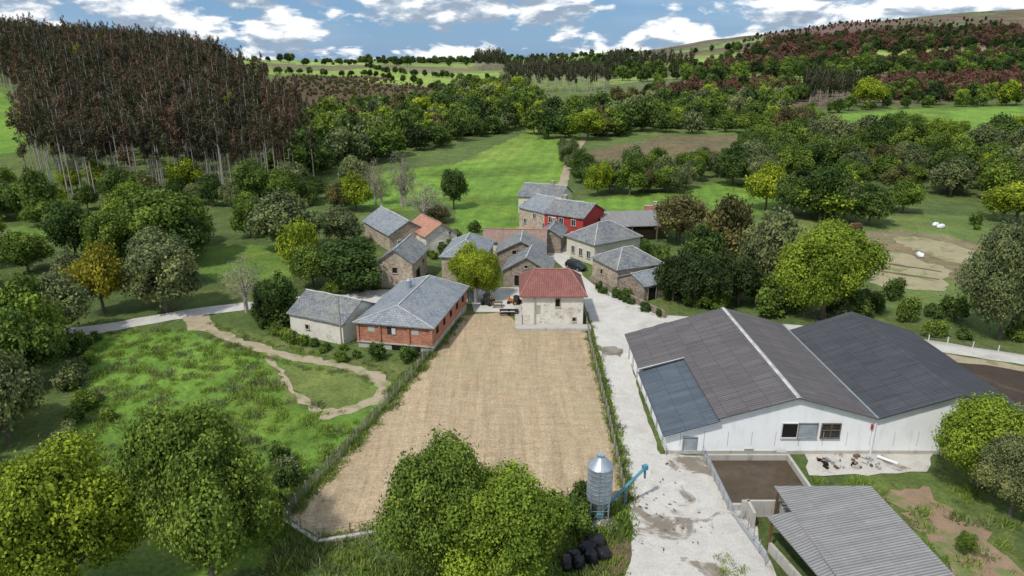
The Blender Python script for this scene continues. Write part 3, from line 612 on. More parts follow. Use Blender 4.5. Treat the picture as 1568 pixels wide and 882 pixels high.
# ------------------------------------------------------------- trees
def m_leaf(name,c,c2=None,tr=.3):
    m=bpy.data.materials.new(name); m.use_nodes=True; nt=m.node_tree; nt.nodes.clear(); c2=c2 or tuple(x*.7 for x in c)
    a=nd(nt,"ShaderNodeAttribute",attribute_name="v"); oi=nt.nodes.new("ShaderNodeObjectInfo")
    col=mix(nt,oi.outputs["Random"],c,c2)
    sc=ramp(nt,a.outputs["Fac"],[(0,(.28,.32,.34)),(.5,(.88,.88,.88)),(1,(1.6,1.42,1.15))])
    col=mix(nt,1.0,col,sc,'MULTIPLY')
    d=nt.nodes.new("ShaderNodeBsdfDiffuse"); t=nt.nodes.new("ShaderNodeBsdfTranslucent"); ms=nt.nodes.new("ShaderNodeMixShader"); ms.inputs[0].default_value=tr
    lk(nt,col,d.inputs[0]); lk(nt,col,t.inputs[0]); lk(nt,d.outputs[0],ms.inputs[1]); lk(nt,t.outputs[0],ms.inputs[2])
    o=nt.nodes.new("ShaderNodeOutputMaterial"); lk(nt,ms.outputs[0],o.inputs[0]); return m
LM={'yel':m_leaf("bright_oak_leaves",(.30,.375,.04),(.20,.295,.045),.25),
'grn':m_leaf("green_leaves",(.19,.275,.052),(.12,.19,.043),.25),
'mid':m_leaf("mid_green_leaves",(.12,.185,.048),(.08,.135,.04),.25),
'olv':m_leaf("grey_green_willow_leaves",(.225,.26,.115),(.155,.20,.09),.25),
'drk':m_leaf("dark_evergreen_leaves",(.055,.085,.03),(.04,.065,.027),.15),
'brn':m_leaf("budding_brown_leaves",(.19,.165,.075),(.16,.165,.065)),
'eub':m_leaf("eucalyptus_leaves",(.10,.088,.058),(.072,.078,.045),.15),
'eur':m_leaf("rusty_eucalyptus_leaves",(.15,.10,.068),(.10,.08,.05),.15),
'red':m_leaf("red_plantation_leaves",(.18,.09,.075),(.13,.078,.062),.15),
'gor':m_leaf("gold_leaves",(.36,.31,.04),(.26,.26,.04)),
'twg':m_leaf("pale_twigs",(.28,.25,.20),(.23,.22,.17),.1),
'grs':m_leaf("tall_grass_leaves",(.23,.35,.065),(.27,.33,.10),.35)}
BARK=plain("tree_bark",(.14,.12,.09),.9,0,.4,3); BARKP=plain("pale_eucalyptus_bark",(.36,.32,.28),.9,0,.35,2)
def build_tree(name,mat_l,Ht,W,nl,ls,seed,tf=.15,K=16,style='round',bark=BARK,clump=10,gap=.0,tw_=.2):
    rg=np.random.default_rng(seed); R=W/2; mb=MB(); lob=[]
    if style=='euc':
        for i in range(K):
            z=Ht*(tf+(1-tf)*(i+.5)/K*.98); rr_=R*(.45+.5*rg.random())*(1-.65*((z/Ht-tf)/(1-tf))**1.5); a=rg.random()*6.28
            lob.append((np.array([math.cos(a)*R*.45,math.sin(a)*R*.45,z]),rr_*.6))
        mb.cyl((0,0,-.5),(0,0,Ht*.95),tw_,.05,bark,5,False)
        for i in range(5):
            z=Ht*(tf*.8+.1*i); a=rg.random()*6.28; mb.cyl((0,0,z),(math.cos(a)*1.2,math.sin(a)*1.2,z+1.6),.06,.02,bark,4,False)
    elif style=='cone':
        for i in range(K):
            t=(i+.5)/K; z=Ht*(tf+(1-tf)*t); rad=R*(1-t)**.8; a=i*2.4
            lob.append((np.array([math.cos(a)*rad*.55,math.sin(a)*rad*.55,z]),max(.35,rad*.55)))
        mb.cyl((0,0,-.5),(0,0,Ht*.9),.25,.05,bark,6,False)
    else:
        cz=Ht*(1+tf)/2; ah=Ht*(1-tf)/2; lob.append((np.array([0,0,cz]),min(R,ah)*.55))
        lean=rg.normal(0,.08*R,2)
        for i in range(K):
            if rg.random()<.18: continue
            z=-.8+1.85*(i+.5)/K; a=i*2.4+rg.random()*1.1; s=math.sqrt(max(0,1-z*z*.9)); q=.46+.42*rg.random()
            lob.append((np.array([math.cos(a)*s*R*q+lean[0]*z,math.sin(a)*s*R*q+lean[1]*z,cz+z*ah*(.58+.18*rg.random())]),R*(.17+.21*rg.random())))
        tr=.028*Ht+.05; mb.cyl((0,0,-.5),(0,0,Ht*.35),tr,tr*.7,bark,8,False); mb.cyl((0,0,Ht*.35),(.1,.1,cz+ah*.3),tr*.7,tr*.2,bark,6,False)
        for c,r in lob[1:1+min(K,14)]:
            z0=Ht*(.2+.2*rg.random()); mb.cyl((0,0,z0),tuple(c),tr*.4,tr*.08,bark,5,False)
    w=np.array([r*r for _,r in lob]); w/=w.sum(); ncl=nl//clump; C=[];Nn=[];Vv=[]
    li=rg.choice(len(lob),ncl,p=w); lobv=rg.normal(0,.16,len(lob))
    for q in range(ncl):
        c,r=lob[li[q]]; d=rg.normal(size=3); d[2]+=.25; d/=np.linalg.norm(d)
        rad=r*(1.0-.38*rg.random()**1.6+.32*rg.random()**2); pc=c+d*rad*np.array([1,1,.9])
        if gap and rg.random()<gap: continue
        sg=.10*r+ls*.8; pts=pc+rg.normal(0,sg,(clump,3)); C.append(pts); Nn.append(d+rg.normal(0,.5,(clump,3))); cv=rg.normal(0,.15)
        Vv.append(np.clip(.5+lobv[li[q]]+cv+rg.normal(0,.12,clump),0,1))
    C=np.vstack(C);Nn=np.vstack(Nn);Vv=np.concatenate(Vv); C[:,2]=np.maximum(C[:,2],.05)
    Nn/=np.linalg.norm(Nn,axis=1)[:,None]; t=rg.normal(size=C.shape); t-=Nn*(t*Nn).sum(1)[:,None]; t/=np.linalg.norm(t,axis=1)[:,None]; bb=np.cross(Nn,t)
    s=(ls*(.6+.7*rg.random(len(C))))[:,None]
    q4=np.stack([C+t*s,C+bb*s*.62+Nn*s*.1,C-t*s*.9,C-bb*s*.62+Nn*s*.1],1).reshape(-1,3)
    nb=len(mb.v); vs=np.vstack([np.array(mb.v).reshape(-1,3),q4]); N=len(C)
    me=bpy.data.meshes.new(name); fs=mb.f; nloopb=sum(len(f) for f in fs); lv=np.concatenate([np.array([i for f in fs for i in f]),nb+np.arange(N*4)])
    me.vertices.add(len(vs)); me.vertices.foreach_set("co",vs.astype(np.float32).ravel()); me.loops.add(len(lv)); me.loops.foreach_set("vertex_index",lv.astype(np.int32))
    st=[];k=0
    for f in fs: st.append(k); k+=len(f)
    st=np.concatenate([np.array(st,int),nloopb+np.arange(N)*4]); me.polygons.add(len(st)); me.polygons.foreach_set("loop_start",st.astype(np.int32))
    me.polygons.foreach_set("material_index",np.concatenate([np.zeros(len(fs)),np.ones(N)]).astype(np.int32)); me.update(calc_edges=True)
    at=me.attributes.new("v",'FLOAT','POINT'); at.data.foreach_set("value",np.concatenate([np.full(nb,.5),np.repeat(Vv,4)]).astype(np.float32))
    me.materials.append(bark); me.materials.append(LM[mat_l]); return me
def build_tuft(name,ml,seed,n=90,R=.9,h=.55):
    rg=np.random.default_rng(seed); a=rg.random(n)*6.28; r=R*np.sqrt(rg.random(n)); x=r*np.cos(a);y=r*np.sin(a); hh=h*(.5+.8*rg.random(n))*(1-.4*r/R)
    ph=rg.random(n)*6.28; w=.06; dx=np.cos(ph)*w;dy=np.sin(ph)*w; lx=rg.normal(0,.22,n)+.1; ly=rg.normal(0,.22,n)
    v=np.stack([np.stack([x-dx,y-dy,0*x],1),np.stack([x+dx,y+dy,0*x],1),np.stack([x+lx+dx*.3,y+ly+dy*.3,hh],1),np.stack([x+lx-dx*.3,y+ly-dy*.3,hh],1)],1).reshape(-1,3)
    me=bpy.data.meshes.new(name); me.from_pydata([tuple(q) for q in v],[],[(4*i,4*i+1,4*i+2,4*i+3) for i in range(n)])
    at=me.attributes.new("v",'FLOAT','POINT'); at.data.foreach_set("value",np.repeat(np.clip(.55+rg.normal(0,.18,n),0,1),4).astype(np.float32))
    me.materials.append(BARK); me.materials.append(LM[ml]); me.polygons.foreach_set("material_index",[1]*n); return me
def recol(me,ml):
    m2=me.copy(); m2.materials[1]=LM[ml]; return m2
protos={}
hi=[build_tree("oak_near_%d"%i,'grn',10,10,56000,.14,100+i,.1,34,clump=14) for i in range(4)]
md=[build_tree("oak_mid_%d"%i,'grn',10,10,9500,.28,200+i,.1,24) for i in range(5)]
lo=[build_tree("oak_far_%d"%i,'grn',10,10,2400,.52,300+i,.05,18,clump=7) for i in range(4)]
eu=[build_tree("euc_%d"%i,'eub',20,4.8,1150,.26,400+i,.48,12,'euc',BARKP,7) for i in range(4)]
et=[build_tree("eut_%d"%i,'eub',22,4.8,900,.26,470+i,.60,9,'euc',BARKP,7,tw_=.24) for i in range(3)]
pl=[build_tree("plant_%d"%i,'red',9,7,900,.7,450+i,.02,9,clump=6) for i in range(2)]
tw=build_tree("bare",'twg',9,6,2600,.09,500,.15,16,clump=5,bark=BARKP)
cn=build_tree("con",'drk',12,5,7000,.3,600,.05,26,'cone')
bu=[build_tree("bush_%d"%i,'grn',2.6,3.2,2200,.16,700+i,0,11,clump=8) for i in range(2)]
tu=[build_tuft("tuft_%d"%i,'grs',800+i) for i in range(3)]
pc=bpy.data.collections.new("woodland_species")
def proto(nm,me): o=bpy.data.objects.new(nm,me); pc.objects.link(o); protos[nm]=o
for c in('yel','grn','mid','olv','brn','drk','gor'):
    for i in range(3):
        proto("tree_m_%s_%d"%(c,i),recol(md[(i+len(protos))%5],c)); proto("tree_f_%s_%d"%(c,i),recol(lo[(i+len(protos))%4],c))
for i in range(4):
    proto("euc_b_%d"%i,eu[i]); proto("euc_r_%d"%i,recol(eu[i],'eur')); proto("euc_g_%d"%i,recol(eu[i],'gor')); proto("euc_d_%d"%i,recol(eu[i],'drk'))
for i in range(3): proto("eut_b_%d"%i,et[i]); proto("eut_r_%d"%i,recol(et[i],'eur'))
for i in range(2): proto("plant_p_%d"%i,pl[i]); proto("plant_r_%d"%i,recol(pl[i],'eur')); proto("plant_d_%d"%i,recol(pl[i],'drk'))
proto("bare_0",tw)
for i in range(2):
    for c in('grn','mid','olv','yel','brn'): proto("bush_%s_%d"%(c,i),recol(bu[i],c))
for i in range(3):
    proto("tuft_%d"%i,tu[i]); proto("tuft_y_%d"%i,recol(tu[i],'olv')); proto("tuft_d_%d"%i,recol(tu[i],'grn'))
order=sorted(protos); IDX={n:i for i,n in enumerate(order)}
def scatter(name,pts,scl,names,rng_=RNG,flat=None):
    if len(pts)==0: return
    me=bpy.data.meshes.new(name); me.from_pydata([tuple(p) for p in pts],[],[])
    n=len(pts); idx=np.array([IDX[q] for q in names],np.int32)
    a=me.attributes.new("pick",'INT','POINT'); a.data.foreach_set("value",idx)
    a=me.attributes.new("rz",'FLOAT','POINT'); a.data.foreach_set("value",rng_.random(n).astype(np.float32)*6.283)
    sc=np.asarray(scl,np.float32)
    if sc.ndim==1: sc=np.stack([sc,sc,sc*(.82+.5*rng_.random(n))],1)
    a=me.attributes.new("scl",'FLOAT_VECTOR','POINT'); a.data.foreach_set("vector",sc.astype(np.float32).ravel())
    o=bpy.data.objects.new(name,me); COL.objects.link(o)
    g=bpy.data.node_groups.new(name+"_nodes",'GeometryNodeTree'); g.interface.new_socket("Geometry",in_out='INPUT',socket_type='NodeSocketGeometry'); g.interface.new_socket("Geometry",in_out='OUTPUT',socket_type='NodeSocketGeometry')
    gi=g.nodes.new("NodeGroupInput"); go=g.nodes.new("NodeGroupOutput"); ip=g.nodes.new("GeometryNodeInstanceOnPoints"); ci=g.nodes.new("GeometryNodeCollectionInfo")
    ci.inputs["Collection"].default_value=pc; ci.inputs["Separate Children"].default_value=True; ci.inputs["Reset Children"].default_value=True
    def na(t,nm): x=g.nodes.new("GeometryNodeInputNamedAttribute"); x.data_type=t; x.inputs["Name"].default_value=nm; return [s for s in x.outputs if s.enabled and s.name=="Attribute"][0]
    cx=g.nodes.new("ShaderNodeCombineXYZ"); g.links.new(na('FLOAT',"rz"),cx.inputs[2])
    g.links.new(gi.outputs[0],ip.inputs["Points"]); g.links.new(ci.outputs[0],ip.inputs["Instance"]); ip.inputs["Pick Instance"].default_value=True
    g.links.new(na('INT',"pick"),ip.inputs["Instance Index"]); g.links.new(cx.outputs[0],ip.inputs["Rotation"]); g.links.new(na('FLOAT_VECTOR',"scl"),ip.inputs["Scale"])
    g.links.new(ip.outputs[0],go.inputs[0]); md_=o.modifiers.new("scatter",'NODES'); md_.node_group=g; return o
def fill(px,sp_,world=None):
    pts=[P(*p) for p in px]; xs=[p.x for p in pts]; ys=[p.y for p in pts]
    gx,gy=np.meshgrid(np.arange(min(xs),max(xs)+sp_,sp_),np.arange(min(ys),max(ys)+sp_,sp_)); gx=gx.ravel();gy=gy.ravel()
    gx=gx+RNG.uniform(-.45,.45,len(gx))*sp_; gy=gy+RNG.uniform(-.45,.45,len(gy))*sp_
    ins=np.zeros(len(gx),bool); n=len(pts)
    for i in range(n):
        a,b_=pts[i],pts[(i+1)%n]
        if a.y==b_.y: continue
        ins^=((a.y>gy)!=(b_.y>gy))&(gx<(b_.x-a.x)*(gy-a.y)/(b_.y-a.y)+a.x)
    gx=gx[ins];gy=gy[ins]; return np.stack([gx,gy,H(gx,gy)-.1],1)
def picks(ks):
    out=[]
    for k in ks:
        o=[q for q in order if q.startswith(k+"_") and q[len(k)+1:].isdigit()]; out.append(o[RNG.integers(len(o))])
    return out
def wood(name,px,sp_,mixd,s0,s1,keep=1.0,clear=0):
    p=fill(px,sp_)
    if keep<1: p=p[RNG.random(len(p))<keep]
    if clear: p=p[fbm(p[:,0]/35,p[:,1]/35,77)>clear]
    n=len(p); ks=list(mixd); pr=np.array([mixd[k] for k in ks],float); pr/=pr.sum()
    if n==0: print(name,0); return
    c=RNG.choice(len(ks),n,p=pr); print(name,n); return scatter(name,p,RNG.uniform(s0,s1,n),picks([ks[i] for i in c]))
MX={'tree_m_grn':4,'tree_m_mid':4,'tree_m_olv':3,'tree_m_yel':1.8,'tree_m_brn':1,'tree_m_gor':.12}
FX={'tree_f_grn':4,'tree_f_mid':5,'tree_f_olv':3,'tree_f_yel':1.2,'tree_f_brn':1,'tree_f_drk':.5}
EX={'euc_b':6,'euc_r':3,'euc_g':.08,'euc_d':.6,'eut_b':1.5,'eut_r':1}
wood("eucalyptus_forest",[(62,280),(200,287),(330,285),(415,283),(442,232),(420,190),(335,112),(250,88),(-80,62),(-80,120),(0,130),(60,190),(40,235)],4.7,EX,.6,1.12)
wood("valley_woodland",[(430,282),(530,262),(620,236),(740,212),(812,190),(830,165),(790,140),(740,145),(700,165),(600,185),(540,178),(460,200),(440,235)],7.5,FX,.5,1.35)
wood("hedgerow_woodland",[(815,222),(850,212),(895,212),(1020,205),(1150,203),(1200,196),(1200,160),(1060,160),(960,180),(880,172),(820,178)],9,FX,.55,1.3,.75)
wood("riverside_woodland",[(-30,365),(130,345),(300,330),(530,330),(560,318),(540,295),(440,297),(250,308),(60,306),(-30,306)],6.8,MX,.45,.95,.8)
wood("riverside_woodland",[(-60,500),(130,470),(300,440),(340,385),(440,362),(440,345),(250,350),(60,372),(-60,380)],8.6,MX,.5,1.0,.6)
wood("riverside_woodland",[(-150,760),(20,700),(50,600),(100,520),(90,505),(-60,520),(-200,560)],6.5,{'tree_m_grn':3,'tree_m_mid':2,'tree_m_olv':4},.45,.9,.65)
wood("hillside_woodland",[(1110,290),(1190,272),(1300,290),(1420,300),(1568,320),(1700,330),(1700,230),(1568,225),(1300,222),(1200,215),(1130,225)],9,MX,.6,1.25,.76)
wood("copse",[(900,302),(1040,298),(1110,275),(1120,255),(1010,262),(905,285)],7,{'tree_m_olv':3,'tree_m_grn':2,'tree_m_yel':1,'tree_m_brn':1.5},.45,.9,.65)
wood("copse",[(1140,330),(1300,345),(1400,340),(1400,318),(1250,310),(1150,315)],7.5,MX,.6,1.0,.75)
wood("roadside_thicket",[(1250,505),(1360,512),(1568,545),(1700,560),(1700,500),(1568,480),(1330,455),(1260,470)],4.5,{'bush_mid':3,'bush_grn':3,'bush_yel':1,'bush_olv':1},.6,1.3,.8)
wood("roadside_thicket",[(1010,470),(1130,488),(1200,490),(1230,465),(1120,440),(1020,440)],4,{'bush_mid':3,'bush_grn':2},.8,1.5,.9)
wood("pasture_scrub",[(1480,340),(1560,350),(1568,380),(1500,372)],7,{'bush_mid':3,'bush_grn':3,'bush_olv':2},.4,1.1,.5)
# far hills
wood("pine_plantation",[(770,140),(930,142),(940,128),(860,112),(775,118)],8,{'euc_d':3,'eut_b':3,'euc_b':2},.75,.95)
wood("pine_plantation",[(725,108),(775,108),(775,98),(730,98)],10,{'euc_d':3,'euc_b':3},1.0,1.3)
wood("pine_plantation",[(920,112),(1060,118),(1060,104),(930,100)],12,{'euc_d':3,'euc_b':3},.8,1.1)
wood("pine_plantation",[(1225,165),(1305,165),(1320,140),(1230,140)],8,{'euc_d':3,'euc_b':3},.7,1.0)
wood("larch_plantation",[(1080,115),(1200,112),(1330,100),(1340,88),(1200,96),(1080,104)],11,{'plant_p':3,'plant_r':2,'plant_d':2},.9,1.4)
wood("larch_plantation",[(960,160),(1040,150),(1210,150),(1200,132),(1050,138)],8,{'plant_p':2,'plant_r':3,'plant_d':.6},.6,1.0)
wood("larch_plantation",[(1330,150),(1480,155),(1568,150),(1620,140),(1620,120),(1480,125),(1340,130)],8,{'plant_p':3,'plant_r':2,'plant_d':.6},.7,1.1)
wood("larch_plantation",[(1130,96),(1420,78),(1568,68),(1568,50),(1380,52),(1180,68)],14,{'plant_p':2,'plant_r':2,'plant_d':3},1.0,1.7,.9,.42)
wood("larch_plantation",[(1330,112),(1480,108),(1568,104),(1568,90),(1450,92),(1340,98)],10,{'plant_p':3,'plant_r':2,'plant_d':2},.9,1.3,.9,.35)
wood("hilltop_scrub",[(1100,72),(1300,50),(1568,42),(1568,30),(1400,32),(1250,40)],17,{'plant_p':2,'plant_r':2,'plant_d':2},.3,.8,.7,.5)
wood("far_woodland",[(790,112),(920,122),(1100,135),(1320,125),(1568,118),(1568,92),(1300,102),(1100,112),(900,100)],17,{'tree_f_mid':4,'tree_f_grn':3,'tree_f_drk':2},.7,1.5,.62)
wood("far_woodland",[(380,100),(560,100),(900,97),(1050,85),(900,86),(700,92),(400,94)],26,{'tree_f_mid':3,'tree_f_drk':2},.5,1.4,.5,.45)
wood("far_woodland",[(560,160),(700,160),(780,142),(760,128),(700,136),(640,172)],10,{'tree_f_mid':3,'tree_f_grn':3,'tree_f_olv':2},.6,1.1,.45)
wood("far_woodland",[(940,160),(1200,160),(1568,165),(1568,145),(1240,140),(1000,140)],14,{'tree_f_mid':4,'tree_f_grn':3,'tree_f_drk':1,'tree_f_brn':2,'tree_f_yel':1},.7,1.3,.5)
wood("far_woodland",[(1060,92),(1568,100),(1568,66),(1300,70),(1100,76)],24,{'tree_f_mid':3,'tree_f_drk':3},.8,1.5,.75,.48)
wood("heather_hill_scrub",[(390,138),(450,116),(560,118),(700,142),(715,155),(640,178),(470,165)],6,{'bush_brn':5,'bush_olv':1,'bush_mid':1},.4,1.0,.6)
def hedge(name,px,sp_,mixn,s0,s1,w_=2):
    pts=[]; ps=[P(*q) for q in px]
    for a,b_ in zip(ps[:-1],ps[1:]):
        n=max(1,int((b_-a).length/sp_))
        for i in range(n):
            q=a.lerp(b_,(i+random.random())/n); x=q.x+random.gauss(0,w_/2); y=q.y+random.gauss(0,w_/2); pts.append((x,y,float(H(x,y))-.1))
    return scatter(name,pts,RNG.uniform(s0,s1,len(pts)),picks([random.choice(mixn) for _ in pts]))
hedge("eucalyptus_edge_row",[(50,287),(130,296),(200,300),(330,297),(425,294)],1.1,['eut_b','eut_b','eut_r'],.78,1.0,8)
hedge("eucalyptus_edge_row",[(425,294),(448,240),(430,200)],2.2,['eut_b','eut_r'],.7,1.0,6)
hedge("gold_edge_trees",[(70,290),(150,296),(230,300),(300,300)],16,['tree_m_gor','tree_m_yel'],.5,.9,3)
hedge("field_hedge",[(345,110),(450,112),(560,116),(640,130),(720,152)],12,['tree_f_mid','tree_f_drk'],.3,.8)
hedge("field_hedge",[(560,103),(600,112),(690,120),(775,130)],12,['tree_f_mid','tree_f_drk'],.3,.8)
hedge("field_hedge",[(1200,180),(1330,168),(1568,160)],10,['tree_f_mid','tree_f_grn'],.5,1.0,5)
hedge("field_hedge",[(1300,215),(1420,208),(1568,212)],8,['tree_f_mid','tree_f_grn','tree_f_yel'],.5,.9,5)
hedge("field_hedge",[(1000,100),(1120,92),(1260,90),(1400,92)],18,['tree_f_mid','tree_f_drk','tree_f_grn'],.6,1.2,6)
hedge("field_hedge",[(1060,84),(1140,74),(1230,66),(1340,66)],22,['tree_f_mid','tree_f_drk'],.6,1.3,8)
hedge("field_hedge",[(860,235),(880,262),(900,290)],4,['tree_m_mid','bush_mid','tree_m_olv'],.3,.7)
hedge("bare_orchard",[(552,316),(575,314),(600,315),(628,318)],2.4,['bare'],.95,1.25,1.5)
# individual trees: kind, x, top, base, width px
def tree(nm,meshes,col,x,top,base_,wpx,mi=None):
    p=P(x,base_); ztop=CH-p.y*T_(top)
    vm=((top+base_)/2-441)/F; depth=p.y/(cp-vm*sp); w_=wpx*depth/F; h=max(2.,ztop-p.z)
    me=meshes[random.randrange(len(meshes)) if mi is None else mi]; key=me.name+col
    if key not in cache: cache[key]=recol(me,col)
    me=cache[key]; o=bpy.data.objects.new(nm,me); COL.objects.link(o)
    h0=12 if me.name.startswith('con') else 9 if me.name.startswith('bare') else 2.6 if me.name.startswith('bush') else 10
    w0=5 if me.name.startswith('con') else 6.4 if me.name.startswith('bare') else 3.2 if me.name.startswith('bush') else 10.2
    o.location=p; o.scale=(w_/w0,w_/w0,h/h0); o.rotation_euler[2]=random.uniform(0,6.28); return o
cache={}
tree("oak_tree",hi,'yel',768,735,900,190,0); tree("ash_tree",hi,'grn',676,682,868,175,1)
tree("oak_tree",hi,'grn',325,632,880,205,2); tree("ash_tree",hi,'yel',120,695,915,220,3)
tree("oak_tree",hi,'yel',728,378,458,74,0)
tree("oak_tree",hi,'yel',1495,612,745,145,1); tree("ash_tree",hi,'olv',1545,672,790,105,2)
tree("oak_tree",hi,'yel',1258,345,488,142,3); tree("willow_tree",md,'olv',1192,322,450,95); tree("willow_tree",hi,'olv',1530,335,520,125,1)
for x,b_ in((1030,462),(1062,470),(1098,472),(1130,468)): tree("cypress_tree",md,'drk',x,388+random.randint(-6,12),b_,66)
tree("cypress_tree",md,'brn',1105,305,430,90); tree("oak_tree",md,'brn',1040,296,372,85); tree("oak_tree",md,'mid',1075,350,440,80); tree("oak_tree",md,'olv',1150,345,440,70)
tree("oak_tree",md,'yel',461,335,425,64); tree("oak_tree",md,'grn',480,375,440,64); tree("oak_tree",md,'mid',540,372,444,108); tree("oak_tree",md,'mid',432,422,497,55); tree("oak_tree",md,'drk',410,430,496,45)
tree("willow_tree",[tw],'twg',378,388,478,75); tree("oak_tree",md,'gor',160,375,480,80); tree("willow_tree",md,'olv',255,372,478,115); tree("willow_tree",md,'grn',265,288,400,130)
tree("willow_tree",md,'olv',440,298,385,110); tree("willow_tree",md,'olv',525,318,375,60); tree("oak_tree",md,'grn',50,470,590,110); tree("willow_tree",md,'olv',95,425,520,100); tree("oak_tree",md,'olv',15,545,680,110)
tree("willow_tree",[tw],'twg',650,275,345,75); tree("oak_tree",md,'mid',695,258,320,48); tree("oak_tree",md,'brn',672,315,340,40)
tree("oak_tree",md,'yel',915,248,300,42); tree("oak_tree",md,'yel',1330,118,165,50); tree("oak_tree",md,'olv',1165,238,290,55)
tree("oak_tree",md,'yel',1260,270,335,110); tree("oak_tree",md,'mid',1330,285,345,70); tree("oak_tree",md,'yel',1555,280,340,90); tree("oak_tree",md,'grn',1150,175,205,60)
tree("conifer_tree",[cn],'mid',434,418,495,50); tree("oak_tree",md,'grn',1235,165,205,60); tree("oak_tree",md,'yel',900,168,215,60)
tree("sapling_tree",md,'grn',1475,815,850,30)
# grass tufts and verges
wood("meadow_grass_tufts",[(150,510),(290,505),(400,540),(430,600),(560,640),(440,775),(300,800),(0,882),(0,760),(120,690),(140,600)],1.15,{'tuft':3,'tuft_d':1,'tuft_y':1},.6,1.2,.6)
wood("verge_grass_tufts",[(400,800),(437,800),(490,835),(600,815),(700,810),(860,775),(960,775),(955,882),(860,930),(500,960),(420,960)],.8,{'tuft':2,'tuft_d':2,'tuft_y':1},.6,1.3,.7)
wood("verge_grass_tufts",[(1235,735),(1345,740),(1420,820),(1470,930),(1300,930),(1300,760)],1.0,{'tuft':2,'tuft_d':1,'tuft_y':1},.6,1.2,.6)
wood("verge_grass_tufts",[(1345,745),(1400,740),(1568,745),(1568,882),(1450,860)],1.3,{'tuft':2,'tuft_d':1,'tuft_y':1},.5,1.1,.5)
wood("yard_weeds",[(1095,850),(1118,848),(1145,882),(1150,940),(1125,940)],.45,{'tuft':2,'tuft_y':1},.3,.6,.8)
hedge("fence_line_weeds",[(432,795),(470,757),(560,657),(640,567),(700,486)],.3,['tuft','tuft_d','tuft_y'],.6,1.2,.8)
hedge("fence_line_weeds",[(892,478),(905,520),(933,620),(952,710),(962,775)],.3,['tuft','tuft_d','tuft_y'],.5,1.0,.4)
hedge("fence_line_weeds",[(485,830),(590,812),(700,806),(860,772)],.4,['tuft','tuft_d'],.6,1.1,.7)
hedge("track_edge_weeds",[(312,510),(345,526),(400,546),(470,563),(540,574),(575,586)],.6,['tuft','tuft_y'],.4,.8,.6)
hedge("track_edge_weeds",[(320,494),(350,506),(400,524),(470,541),(545,552),(598,574)],.6,['tuft','tuft_y'],.4,.8,.6)
hedge("hedge_bushes",[(915,445),(960,462),(1015,488)],.8,['tuft_d','bush_mid'],.3,.6,.4)
hedge("hedge_bushes",[(380,485),(430,515),(520,545),(600,555),(655,545)],1.2,['bush_mid','bush_grn','tuft_d'],.3,.7,1.2)
hedge("hedge_bushes",[(120,520),(130,560),(115,620),(100,690),(40,760)],2.2,['bush_mid','bush_olv','bush_grn'],.5,1.3,2.5)
hedge("hedge_bushes",[(430,690),(445,740),(430,790)],1.5,['bush_mid','bush_olv'],.4,.8,1)
hedge("hedge_bushes",[(480,455),(560,446),(575,440)],1.2,['bush_mid','bush_grn'],.5,1.0,1)
hedge("hedge_bushes",[(865,800),(890,780),(885,830)],1.0,['bush_mid','bush_grn'],.4,.9,1)
hedge("village_shrubs",[(640,385),(670,398),(690,372),(720,355)],2.0,['bush_mid','bush_olv','bush_grn'],.4,.9,2)
hedge("village_shrubs",[(985,385),(1005,400),(1015,440)],1.5,['bush_mid','bush_grn'],.5,1.1,1.5)
# ------------------------------------------------------------- fences
def fence(name,px,sp_=2.2,h=1.25,post=POSTM,rails=(.35,.7,1.05),pr=.055,wr=.012):
    par=empty(name); pts=[G2(*q) for q in px]; q=MB(); w_=MB()
    for a,b_ in zip(pts[:-1],pts[1:]):
        n=max(1,round((b_-a).length/sp_))
        for i in range(n+1):
            c=a.lerp(b_,i/n); z=float(H(c.x,c.y)); dx=random.uniform(-.05,.05); q.cyl((c.x,c.y,z-.1),(c.x+dx,c.y,z+h+random.uniform(-.05,.08)),pr,pr*.9,post,6)
        for r_ in rails: w_.cyl((a.x,a.y,r_+float(H(a.x,a.y))),(b_.x,b_.y,r_+float(H(b_.x,b_.y))),wr,wr,WIRE,4,False)
    q.obj("posts",par); w_.obj("wires",par)
fence("field_fence",[(487,830),(437,798),(470,757),(560,657),(640,567),(702,482)],1.8,1.3,POSTM,(.2,.4,.6,.8,1.0,1.2),.075,.016)
fence("field_fence",[(487,830),(585,812),(700,804),(860,771),(958,771)],2.5,1.2,WOOD,(.3,.6,.9,1.15),.06,.016)
fence("field_fence",[(958,771),(948,720),(931,640),(906,540),(893,470)],1.8,1.3,POSTM,(.2,.4,.6,.8,1.0,1.2),.07,.016)
fence("roadside_fence",[(1365,516),(1450,529),(1568,547),(1640,558)],2.4,1.1,WFR,(.4,.7,1.0),.07,.02)
fence("barnyard_fence",[(1020,697),(1000,640),(975,570),(962,540)],2.2,1.0,POSTM,(.4,.8),.05,.015)
fence("meadow_fence",[(868,330),(880,300),(905,270),(930,245)],4,1.1,WOOD,(.5,1.0),.06,.015)
fence("pasture_fence",[(1230,488),(1330,500),(1365,515)],2.6,1.1,WOOD,(.5,1.0),.06,.015)
q=MB()
for i,(s_,e_) in enumerate((((905,430),(960,458)),((960,458),(1018,487)))):
    a=G2(*s_);b_=G2(*e_); c=(a+b_)/2; q.box((c.x,c.y,.5),((b_-a).length,.35,1.0),STONED,ex=Vector((b_.x-a.x,b_.y-a.y,0)))
q.obj("stone_garden_wall")
q=MB(); a=G2(437,800);b_=G2(487,832); c=(a+b_)/2; q.box((c.x,c.y,.12),((b_-a).length,.3,.3),CONC,ex=Vector((b_.x-a.x,b_.y-a.y,0)))
a=G2(487,832);b_=G2(585,815); c=(a+b_)/2; q.box((c.x,c.y,.12),((b_-a).length,.3,.3),CONC,ex=Vector((b_.x-a.x,b_.y-a.y,0))); q.obj("low_concrete_kerb_wall")
